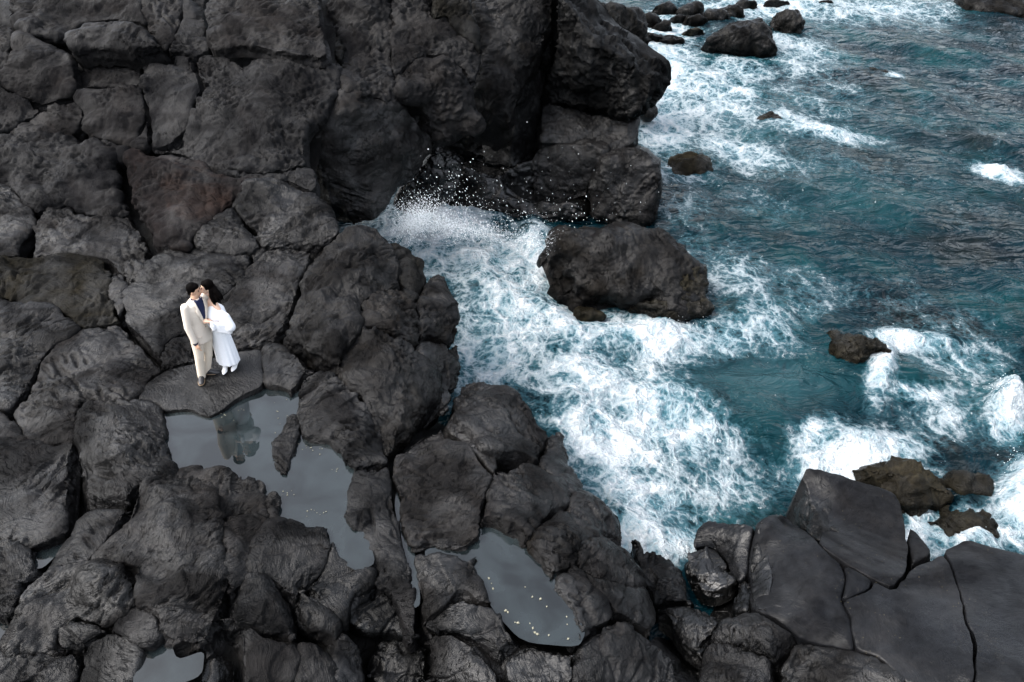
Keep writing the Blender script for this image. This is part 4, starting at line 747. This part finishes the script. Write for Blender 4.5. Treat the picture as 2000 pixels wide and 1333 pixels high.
boulder('small weed covered reef rock inside the foam swirl', [(1638,655),(1660,644),(1692,646),(1724,662),(1746,686),(1716,702),(1690,730),(1662,716),(1642,690)], (.5, .0), 'weed', dome=.15, Rr=.25, rough=.035, L=.7)
boulder('flat submerged reef tongue left of the foam swirl', [(1612,640),(1650,645),(1660,690),(1690,730),(1720,770),(1690,760),(1650,720),(1630,690)], (.14, .02), 'weed', dome=.04, Rr=.2, L=.5)
boulder('brown weedy boulder beside the tall slab', [(1712,910),(1750,897),(1800,895),(1840,920),(1872,965),(1850,990),(1820,1010),(1770,1000),(1735,960)], (.6, .05), 'weed', dome=.14, rough=.05, facet=.1)
boulder('low reddish weedy rock at the right edge surf', [(1850,930),(1900,915),(1945,930),(1965,960),(1940,985),(1890,975)], (.25, -.02), 'weed', dome=.06, rough=.03)
boulder('washed over brown rock behind the right slab', [(1810,1010),(1860,985),(1920,980),(1965,1020),(1975,1060),(1930,1070),(1860,1060)], (.16, -.05), 'weed', dome=.04, rough=.03)
boulder('dark headland rock in the top right corner', [(1870,-30),(1900,12),(1960,22),(2030,28),(2040,-40)], (1.0, .2), 'cliff', dome=.3, sp=.08, L=1.5)
boulder('submerged dark reef under the open water, far right', [(1660,135),(1690,128),(1730,140),(1720,148),(1680,147)], (.12, -.05), 'weed', dome=.05, L=.5)
boulder('tip of a rock below the cove boulder, washed by foam', [(1130,600),(1160,605),(1185,615),(1150,625),(1130,620)], (.2, .0), 'weed', dome=.05, Rr=.15, L=.4)

rock('barnacle_crust', [(1300,525),(1350,508),(1376,520),(1383,580),(1394,604),(1382,622),(1340,628),(1300,630),(1262,608),(1225,592),(1290,575)], lambda x, y: 1.45 - 1.35 * (np.asarray(y) - 430) / 192, M['weed'], parent=S1, Rr=.3, L=.5, dome=.16, lump=.1, rough=.04, facet=.08, sp=.03, dz=.0, vr=.8, rel=False, seed=3.3)
# ------------------------------------------------------------------ the couple
def jy(px, py, y):
    d = ray(np.array([px]), np.array([py]))[0]; return CAM + d * (y / d[1])
class MB:
    def __init__(s): s.v = []; s.f = []
    def add(s, v, f): n = len(s.v); s.v += [tuple(map(float, p)) for p in v]; s.f += [[i + n for i in q] for q in f]; return s
    def rings(s, rr, cap=True):
        k = len(rr[0]); V = [p for r in rr for p in r]
        F = [[i * k + j, i * k + (j + 1) % k, (i + 1) * k + (j + 1) % k, (i + 1) * k + j] for i in range(len(rr) - 1) for j in range(k)]
        if cap: F += [list(range(k))[::-1], list(range((len(rr) - 1) * k, len(rr) * k))]
        return s.add(V, F)
    def tube(s, pts, rad, seg=14):
        pts = [np.array(p, float) for p in pts]; rr = []; ref = np.array([0.31, 0.2, 0.93])
        for i, p in enumerate(pts):
            t = pts[min(i + 1, len(pts) - 1)] - pts[max(i - 1, 0)]; t /= np.linalg.norm(t) + 1e-9
            if abs(t @ ref) > 0.95: ref = np.array([0.9, 0.3, 0.1])
            a = np.cross(t, ref); a /= np.linalg.norm(a); b = np.cross(t, a); r = rad[i] if np.ndim(rad) else rad
            rr.append([p + r * (math.cos(w) * a + math.sin(w) * b) for w in np.linspace(0, 2 * math.pi, seg, endpoint=False)])
        return s.rings(rr).ball(pts[0], rad[0] if np.ndim(rad) else rad).ball(pts[-1], rad[-1] if np.ndim(rad) else rad)
    def ball(s, c, r, ax=None, nu=12, nv=8):
        ax = np.eye(3) if ax is None else np.array(ax, float); r = np.array([r, r, r] if np.isscalar(r) else r, float); c = np.array(c, float)
        V = [c - ax[2] * r[2]]
        for i in range(1, nv):
            ph = -math.pi / 2 + math.pi * i / nv
            for j in range(nu):
                th = 2 * math.pi * j / nu
                V.append(c + ax[0] * r[0] * math.cos(ph) * math.cos(th) + ax[1] * r[1] * math.cos(ph) * math.sin(th) + ax[2] * r[2] * math.sin(ph))
        V.append(c + ax[2] * r[2]); F = [[0, 1 + (j + 1) % nu, 1 + j] for j in range(nu)]
        for i in range(nv - 2):
            for j in range(nu): F.append([1 + i * nu + j, 1 + i * nu + (j + 1) % nu, 1 + (i + 1) * nu + (j + 1) % nu, 1 + (i + 1) * nu + j])
        e = len(V) - 1; F += [[e, 1 + (nv - 2) * nu + j, 1 + (nv - 2) * nu + (j + 1) % nu] for j in range(nu)]
        return s.add(V, F)
    def torso(s, rows, a, f, seg=28, fold=0.0, nf=9):
        """rows: (centre, half width along a, half depth along f[, forward offset])"""
        rr = []
        for i, row in enumerate(rows):
            c, ru, rv = np.array(row[0], float), row[1], row[2]; am = row[3] if len(row) > 3 else 0
            rr.append([c + (1 + am * math.sin(nf * w + 0.9 * math.sin(3 * w)) + am * 0.5 * math.sin((nf - 4) * w + 1.3)) * (a * ru * math.cos(w) + f * rv * math.sin(w)) for w in np.linspace(0, 2 * math.pi, seg, endpoint=False)])
        return s.rings(rr)
    def build(s, name, mat, base, parent=None, voxel=None, it=4, sub=0, solid=0, **props):
        me = bpy.data.meshes.new(name); me.from_pydata([tuple(np.array(p) - base) for p in s.v], [], s.f); me.materials.append(mat)
        bm = bmesh.new(); bm.from_mesh(me); bmesh.ops.recalc_face_normals(bm, faces=bm.faces); bm.to_mesh(me); bm.free()
        me.polygons.foreach_set('use_smooth', np.ones(len(me.polygons), bool))
        o = link(name, me, parent, **props)
        if parent is None: o.location = base
        if solid: md = o.modifiers.new('thick', 'SOLIDIFY'); md.thickness = solid; md.offset = 0
        if voxel:
            md = o.modifiers.new('skin', 'REMESH'); md.mode = 'VOXEL'; md.voxel_size = voxel; md.use_smooth_shade = True
            md = o.modifiers.new('soft', 'SMOOTH'); md.iterations = it; md.factor = 0.5
        if sub: md = o.modifiers.new('sub', 'SUBSURF'); md.levels = sub; md.render_levels = sub
        return o
def lerp(a, b, t): return np.array(a, float) * (1 - t) + np.array(b, float) * t
def unit(v): v = np.array(v, float); return v / np.linalg.norm(v)
def head_axes(f, tilt=0.0):
    f = unit(f); r = unit(np.cross(f, [0, 0, 1])); u = np.cross(r, f); u2 = unit(u * math.cos(tilt) + r * math.sin(tilt)); r = unit(np.cross(f, u2))
    return r, f, u2
def head(mb, c, r, f, u, k=1.0):
    mb.ball(c + u * .012 * k - f * .012 * k, (.074 * k, .092 * k, .102 * k), (r, f, u), 16, 12)
    mb.ball(c + f * .03 * k - u * .055 * k, (.055 * k, .058 * k, .062 * k), (r, f, u)); mb.ball(c + f * .062 * k - u * .095 * k, (.024 * k, .022 * k, .018 * k), (r, f, u))
    mb.tube([c + f * .082 * k + u * .012 * k, c + f * .104 * k - u * .028 * k], [.009 * k, .014 * k], 8)
    for s in (-1, 1): mb.ball(c + r * .074 * k * s - u * .015 * k - f * .01 * k, (.012 * k, .02 * k, .032 * k), (r, f, u), 8, 6)
    mb.ball(c + f * .082 * k - u * .062 * k, (.024 * k, .012 * k, .010 * k), (r, f, u), 8, 6)
def face_parts(c, r, f, u, base, par, brow, lip):
    for s in (-1, 1):
        MB().ball(c + f * .078 + r * .030 * s + u * .012, (.014, .006, .007), (r, f, u), 8, 6).build('eye', M['eye'], base, par)
        MB().tube([c + f * .082 + r * .014 * s + u * .03, c + f * .076 + r * .046 * s + u * .034], [.0035, .0025], 6).build('eyebrow', brow, base, par)
    MB().ball(c + f * .091 - u * .062, (.021, .006, .008), (r, f, u), 10, 6).build('lips', lip, base, par)
def hand(mb, wrist, d, n, thumb, k=1.0, curl=0.5):
    """palm along d, n = back of the hand, thumb side"""
    d, n, t = unit(d), unit(n), unit(thumb); w = np.array(wrist, float)
    mb.tube([w, w + d * .035 * k, w + d * .085 * k], [.022 * k, .026 * k, .027 * k], 10)
    for j, ln in enumerate((.070, .080, .074, .058)):
        b = w + d * .085 * k + t * (.030 - .020 * j) * k
        p1 = b + d * ln * .5 * k - n * .012 * curl; p2 = p1 + unit(d - n * curl) * ln * .35 * k; p3 = p2 + unit(d - n * curl * 2.2) * ln * .3 * k
        mb.tube([b - d * .015, b, p1, p2, p3], [.0105 * k, .0105 * k, .0095 * k, .0085 * k, .007 * k], 7)
    b = w + d * .03 * k + t * .02 * k
    mb.tube([b, b + (d * .5 + t * .7) * .035 * k, b + (d * .85 + t * .6) * .06 * k - n * .01], [.013 * k, .011 * k, .009 * k], 7)
def shoe(name, heel, toe, ground, mat, sole, base, par, w=.048, h=.075, pointed=False, heelh=0.0):
    heel = np.array([*heel, ground]); toe = np.array([*toe, ground]); d = toe - heel; L_ = np.linalg.norm(d); d /= L_; sd = np.cross([0, 0, 1], d); up = np.array([0, 0, 1.0])
    prof = [(0, .6, .55), (.06, .8, .9), (.2, .85, 1.0), (.4, .85, .85), (.6, 1.0, .62), (.78, .95 if not pointed else .75, .48), (.92, .72 if not pointed else .4, .36), (1.0, .35 if not pointed else .08, .22)]
    rr = []; ss = []
    for t, wi, hi in prof:
        c = heel + d * L_ * t; z0 = .012 + heelh * max(0, 1 - t * 1.9)
        rr.append([c + sd * w * wi * math.cos(a) + up * (z0 + h * hi * max(0, math.sin(a)) ** .7) for a in np.linspace(0, 2 * math.pi, 16, endpoint=False)])
        ss.append([c + sd * (w * wi + .004) * x + up * (z + (z0 - .012)) for x, z in ((-1, 0), (1, 0), (1, .014), (-1, .014))])
    o = MB().rings(rr).build(name, mat, base, par, sub=1)
    s_ = MB().rings(ss)
    if heelh: s_.tube([heel + d * .03 + up * .006, heel + d * .03 + up * (heelh + .01)], [.009, .016], 8)
    s_.build('sole', sole, base, o)
    return o
M['skin_m'] = plain('skin_tan', (0.55, 0.33, 0.22), 0.5, 0.4, sub=0.1); M['skin_w'] = plain('skin_light', (0.70, 0.46, 0.34), 0.5, 0.4, sub=0.1)
M['hair'] = plain('black_hair', (0.0015, 0.0012, 0.0012), 0.6, 0.02, bump=0.3, bscale=120); M['hair_w'] = plain('dark_brown_hair', (0.0018, 0.0013, 0.0012), 0.6, 0.02, bump=0.3, bscale=120)
M['eye'] = plain('dark_eye', (0.02, 0.015, 0.012), 0.2); M['lip'] = plain('lips_rose', (0.42, 0.13, 0.11), 0.4)
M['suit'] = plain('beige_suit_cloth', (0.66, 0.585, 0.50), 0.85, 0.2, bump=0.2, bscale=60); M['trouser'] = plain('beige_trouser_cloth', (0.62, 0.54, 0.44), 0.85, 0.2, bump=0.2, bscale=60)
M['shirt'] = plain('navy_shirt_cloth', (0.012, 0.016, 0.05), 0.75, 0.2); M['shoe'] = plain('black_shoe', (0.012, 0.012, 0.014), 0.4); M['sole'] = plain('brown_sole', (0.22, 0.15, 0.09), 0.7)
M['dress'] = plain('white_dress_cloth', (0.78, 0.80, 0.83), 0.75, 0.25, bump=0.1, bscale=60); M['shawl'] = plain('white_shawl_cloth', (0.78, 0.79, 0.81), 0.85, 0.2, bump=0.25, bscale=70); M['wshoe'] = plain('white_heels', (0.85, 0.85, 0.84), 0.35)

def ground_z(x, y):
    dg = bpy.context.evaluated_depsgraph_get(); hit, loc, *_ = scene.ray_cast(dg, Vector((x, y, 9)), Vector((0, 0, -1))); return loc.z if hit else 2.2
G = 2.2; UP = np.array([0, 0, 1.0])
def man():
    g = ground_z(-4.98, 10.2); dzg = g - G
    B = np.array([-4.98, 10.22, g]); Z = lambda z: g + z
    a, f = unit((.52, .85, 0)), unit((.85, -.52, 0))          # across the shoulders (to his left), facing
    cen = lambda z: np.array([np.interp(z, [0, .73, 1.1, 1.35, 1.46], [-4.99, -4.885, -4.86, -4.845, -4.828]), np.interp(z, [0, .73, 1.46], [10.22, 10.27, 10.28]), Z(z)])
    hc = jy(379.5, 569, 10.29); hc[2] += dzg; hr, hf, hu = head_axes((.98, .0, -.16), .14)
    sR = cen(1.385) - a * .195; sL = cen(1.385) + a * .195
    eR = jy(367, 640, 10.07); wR = jy(381.5, 671, 10.06); eL = np.array([-4.68, 10.62, Z(1.10)]); wL = np.array([-4.60, 10.60, Z(.93)])
    hipR, hipL = cen(.80) - a * .09, cen(.80) + a * .09
    kR, kL = jy(388.5, 696, 10.165), jy(405.5, 693, 10.31); aR, aL = jy(394, 735, 10.17), jy(403.5, 724, 10.30)
    body = MB(); head(body, hc, hr, hf, hu)
    body.tube([cen(1.36), lerp(cen(1.46), hc, .3), hc - hu * .05 - hf * .02], [.07, .058, .056])
    body.torso([(cen(.72), .15, .10), (cen(.95), .14, .095), (cen(1.2), .165, .105), (cen(1.36), .16, .085), (cen(1.43), .07, .06)], a, f)
    for s_, e_, w_ in ((sR, eR, wR), (sL, eL, wL)): body.tube([s_, lerp(s_, e_, .5), e_, lerp(e_, w_, .5), w_], [.052, .046, .040, .036, .026])
    for h_, k_, n_ in ((hipR, kR, aR), (hipL, kL, aL)): body.tube([h_, lerp(h_, k_, .5), k_, lerp(k_, n_, .4), n_, n_ - UP * .04], [.085, .072, .055, .052, .036, .036])
    hand(body, wR, unit((.28, -.12, -.9)), unit((-.5, -.75, .1)), unit((.75, -.5, .2)), .95, .55)
    hand(body, wL, unit((.3, -.1, -.5)), unit((.7, .5, .1)), unit((.1, -.4, .8)), .95, .5)
    p = body.build('person', M['skin_m'], B, None, .0075, 3, label='man in beige suit kissing the woman, dark shirt and black shoes', category='person')
    face_parts(hc, hr, hf, hu, B, p, M['hair'], M['lip'])
    h = MB(); h.ball(hc + hu * .030 - hf * .026, (.082, .092, .100), (hr, hf, hu), 18, 12); h.ball(hc + hu * .076 + hf * .012, (.062, .066, .044), (hr, hf, hu)); h.ball(hc - hu * .045 - hf * .058, (.066, .045, .05), (hr, hf, hu))
    for s_ in (1, -1): h.ball(hc - hf * .03 + hr * .040 * s_ + hu * .0, (.042, .058, .055), (hr, hf, hu))
    h.build('hair', M['hair'], B, p, .007, 2)
    t = MB(); t.torso([(cen(.72), .165, .125), (cen(.80), .178, .13), (cen(.95), .165, .12)], a, f)
    for h_, k_, n_ in ((hipR, kR, aR), (hipL, kL, aL)):
        t.tube([h_, lerp(h_, k_, .5) + f * .004, k_ + f * .006, lerp(k_, n_, .35), lerp(k_, n_, .75), n_ - UP * .005], [.106, .090, .073, .069, .066, .064])
    t.build('trousers', M['trouser'], B, p, .011, 3)
    j = MB(); j.torso([(cen(.69), .184, .143), (cen(.80), .180, .140), (cen(.95), .168, .132), (cen(1.05), .164, .130), (cen(1.2), .188, .142), (cen(1.31), .205, .132), (cen(1.385), .19, .105), (cen(1.43), .11, .085), (cen(1.455), .075, .07)], a, f)
    for s_, e_, w_ in ((sR, eR, wR), (sL, eL, wL)):
        j.ball(s_ - UP * .012, (.067, .067, .062)); j.tube([s_, lerp(s_, e_, .35), lerp(s_, e_, .7), e_, lerp(e_, w_, .45), lerp(e_, w_, .9)], [.066, .064, .060, .058, .054, .049])
    jk = j.build('jacket', M['suit'], B, p, .010, 3)
    # shirt in the open front, collar, lapels
    def front(z, u, off): c = cen(z); rv = np.interp(z, [.95, 1.2, 1.31, 1.385, 1.44], [.136, .142, .132, .108, .085]); ru = np.interp(z, [.95, 1.2, 1.31, 1.385, 1.44], [.176, .188, .205, .19, .10]); return c + a * ru * math.sin(u) + f * (rv * math.cos(u) + off)
    V, F = [], []
    rows = [(1.03, .03), (1.12, .12), (1.20, .20), (1.28, .28), (1.36, .36), (1.43, .62), (1.455, .9)]
    for z, w in rows:
        for u in np.linspace(-w, w, 7): V.append(front(z, u, .006))
    for i in range(len(rows) - 1):
        for k in range(6): F.append([i * 7 + k, i * 7 + k + 1, (i + 1) * 7 + k + 1, (i + 1) * 7 + k])
    sh = MB().add(V, F).build('shirt', M['shirt'], B, p, solid=.008)
    MB().tube([cen(1.435) + f * .075 + a * .03, cen(1.455) + a * .068, cen(1.465) - f * .055, cen(1.455) - a * .068, cen(1.435) + f * .075 - a * .03], .016, 8).build('collar', M['shirt'], B, sh)
    for s_ in (-1, 1):
        V, F = [], []
        lp = [(1.02, .02, .05), (1.12, .10, .30), (1.22, .19, .46), (1.31, .27, .56), (1.33, .29, .42), (1.40, .42, .60), (1.435, .7, .95)]
        for z, u0, u1 in lp:
            for q in (0, .5, 1): V.append(front(z, s_ * (u0 + (u1 - u0) * q), .016 - .006 * q))
        for i in range(len(lp) - 1):
            for k in range(2): F.append([i * 3 + k, i * 3 + k + 1, (i + 1) * 3 + k + 1, (i + 1) * 3 + k])
        MB().add(V, F).build('lapel', M['suit'], B, jk, solid=.007)
        MB().tube([front(1.0, s_ * .55, .012) - UP * .17, front(1.0, s_ * 1.0, .008) - UP * .16], .008, 6).build('pocket_flap', M['suit'], B, jk)
    MB().tube([lerp(eR, wR, .86), lerp(eR, wR, 1.0)], [.044, .042]).build('shirt_cuff', M['shirt'], B, sh)
    MB().ball(front(.98, 0, .012), (.009, .009, .009)).build('button', M['sole'], B, jk)
    h1 = unproj(np.array([395., 393.]), np.array([733., 754.]), np.array([g, g])); h2 = unproj(np.array([402., 433.]), np.array([730., 729.]), np.array([g, g]))
    shoe('shoe', h1[0][:2], h1[1][:2], g, M['shoe'], M['sole'], B, p, .05, .09); shoe('shoe', h2[0][:2], h2[1][:2], g, M['shoe'], M['sole'], B, p, .05, .09)
def woman():
    g = ground_z(-4.64, 10.43); dzg = g - G; B = np.array([-4.64, 10.44, g]); Z = lambda z: g + z
    f, a = unit((-.62, -.78, 0)), unit((.78, -.62, 0))       # facing; a points to her left
    def cen(z): return np.array([np.interp(z, [0, .15, .64, .95, 1.2, 1.32], [-4.63, -4.635, -4.665, -4.69, -4.70, -4.712]), np.interp(z, [0, .6, 1.32], [10.45, 10.465, 10.465]), Z(z)])
    hc = jy(404.5, 567.5, 10.43); hc[2] += dzg; hr, hf, hu = head_axes((-.84, -.52, .06), -.16)
    sR, sL = cen(1.24) - a * .150, cen(1.235) + a * .155
    eL = jy(446, 637, 10.28); wL = jy(420, 633, 10.20); eR = cen(.98) - a * .19 + f * .05; wR = jy(411, 629, 10.17)
    a1, a2 = jy(441.5, 715, 10.44), jy(460, 709, 10.50)
    hip1, hip2 = cen(.76) - a * .075, cen(.76) + a * .075; k1, k2 = lerp(hip1, a1, .48) + f * .02, lerp(hip2, a2, .48) + f * .02
    body = MB(); head(body, hc, hr, hf, hu, .95)
    body.tube([cen(1.22), lerp(cen(1.30), hc, .25), hc - hu * .05 - hf * .015], [.06, .046, .045])
    body.torso([(cen(.70), .145, .11), (cen(.80), .15, .11), (cen(.95), .115, .09), (cen(1.1), .135, .105), (cen(1.2), .14, .085), (cen(1.27), .12, .06), (cen(1.30), .055, .05)], a, f)
    for s_, e_, w_ in ((sR, eR, wR), (sL, eL, wL)): body.tube([s_, lerp(s_, e_, .5), e_, lerp(e_, w_, .5), w_], [.045, .040, .034, .030, .022])
    for h_, k_, n_ in ((hip1, k1, a1), (hip2, k2, a2)): body.tube([h_, lerp(h_, k_, .5), k_, lerp(k_, n_, .4), n_, n_ - UP * .05 + f * .02], [.08, .066, .05, .046, .03, .03])
    hand(body, wR, unit((-.55, -.05, .05)), unit((-.1, -.6, .75)), unit((-.2, .2, .8)), .85, .9); hand(body, wL, unit((-.75, .15, .0)), unit((-.1, -.8, .5)), unit((0, .2, .8)), .85, .9)
    p = body.build('person', M['skin_w'], B, None, .0075, 3, label='woman in long white dress and shawl with dark wavy hair', category='person')
    face_parts(hc, hr, hf, hu, B, p, M['hair_w'], M['lip'])
    h = MB(); h.ball(hc + hu * .026 - hf * .028, (.086, .090, .100), (hr, hf, hu), 18, 12); h.ball(hc + hu * .07 + hf * .015, (.066, .062, .04), (hr, hf, hu))
    rs = random.Random(3)
    ends = [jy(421, 597, 10.33), jy(427, 592, 10.32), jy(434, 587, 10.36), jy(437, 586, 10.42), jy(430, 590, 10.46), jy(424, 595, 10.38), jy(414, 590, 10.31), jy(433, 583, 10.50), jy(418, 596, 10.34)]
    for k, e in enumerate(ends):
        st = hc - hf * (.05 + .02 * rs.random()) + hu * (.03 - .02 * (k % 3)) + hr * .055 * math.sin(k * 2.1); md1 = lerp(st, e, .35) + UP * .012 + np.array([.012, -.01, 0]) * rs.uniform(0, 1.5); md2 = lerp(st, e, .7) + np.array([rs.uniform(-.018, .018), rs.uniform(-.02, .01), rs.uniform(-.01, .01)])
        h.tube([st, md1, md2, e], [.044, .043, .034, .008], 9)
    for s_ in (1,): h.tube([hc + hf * .045 + hu * .07 + hr * .04 * s_, hc + hf * .02 + hr * .082 * s_, hc - hf * .03 + hr * .085 * s_ - hu * .08, hc - hf * .05 + hr * .07 * s_ - hu * .15], [.020, .026, .03, .016], 9)
    h.build('hair', M['hair_w'], B, p, .008, 1)
    d = MB(); d.torso([(cen(.10) , .200, .172, .03), (cen(.22), .193, .165, .03), (cen(.40), .184, .155, .025), (cen(.58), .174, .143, .015), (cen(.70), .165, .132, .01), (cen(.80), .155, .122), (cen(.95), .128, .104), (cen(1.05), .138, .116), (cen(1.12), .148, .122), (cen(1.155), .150, .108)], a, f, seg=64, nf=13)
    dr = d.build('dress', M['dress'], B, p, .010, 2)
    # off-shoulder band and thin strap
    MB().tube([cen(1.16) + f * .10, cen(1.16) + f * .07 + a * .12, sL - UP * .085 + a * .03, cen(1.15) - f * .07 + a * .12], [.016, .022, .040, .024], 10).build('sleeve_band', M['dress'], B, dr, .009, 2)
    MB().tube([cen(1.15) + f * .10 - a * .06, cen(1.22) + f * .075 - a * .07, cen(1.275) + f * .03 - a * .08, cen(1.2) - f * .075 - a * .07], .007, 7).build('strap', M['dress'], B, dr)
    # shawl: wraps the back and the left arm, crosses the waist, an end hangs from the hand
    s = MB(); rr = []
    for i, (z, ru, rv, ox, of) in enumerate([(.80, .150, .135, .045, .0), (.84, .190, .165, .05, .012), (.92, .205, .180, .05, .02), (1.0, .205, .178, .045, .015), (1.08, .190, .155, .05, -.005), (1.15, .165, .120, .055, -.03), (1.175, .140, .09, .055, -.03)]):
        c = cen(z) + a * ox + f * of
        rr.append([c + (1 + .035 * math.sin(6 * w + i * 1.1) + .02 * math.sin(11 * w - i)) * (a * ru * math.cos(w) + f * rv * math.sin(w)) + UP * (.05 * math.cos(w) * (z - .98) + .035 * math.sin(w + .4)) for w in np.linspace(0, 2 * math.pi, 40, endpoint=False)])
    s.rings(rr)
    for k in range(5):
        e0 = eL + np.array([.0, -.03, .06 - .035 * k]); s.tube([e0 + a * .03, lerp(e0, wL, .5) + f * .05 + UP * (.02 - .014 * k), lerp(wL, wR, .6) + f * .012 - UP * .018 * k], [.04, .034, .022], 9)
    s.tube([sL - UP * .11 + a * .03, lerp(sL, eL, .55) + a * .045, eL + a * .045], [.058, .088, .085], 12)
    s.build('shawl', M['shawl'], B, p, .010, 2)
    e = MB(); e.tube([wR + np.array([.02, -.02, -.005]), wR + np.array([.02, -.035, -.06]), wR + np.array([.035, -.03, -.12])], [.022, .026, .030], 9); e.tube([wR + np.array([.03, -.02, -.01]), wR + np.array([.045, -.03, -.07]), wR + np.array([.05, -.02, -.13])], [.018, .02, .02], 9)
    e.build('shawl_end', M['shawl'], B, p, .009, 2)
    q1 = unproj(np.array([442., 440.]), np.array([716., 728.]), np.array([g, g])); q2 = unproj(np.array([463., 457.]), np.array([709., 723.]), np.array([g, g]))
    shoe('shoe', q1[0][:2], q1[1][:2] + np.array([-.01, -.06]), g, M['wshoe'], M['wshoe'], B, p, .040, .055, True, .035); shoe('shoe', q2[0][:2], q2[1][:2] + np.array([-.02, -.05]), g, M['wshoe'], M['wshoe'], B, p, .040, .055, True, .035)
man(); woman()
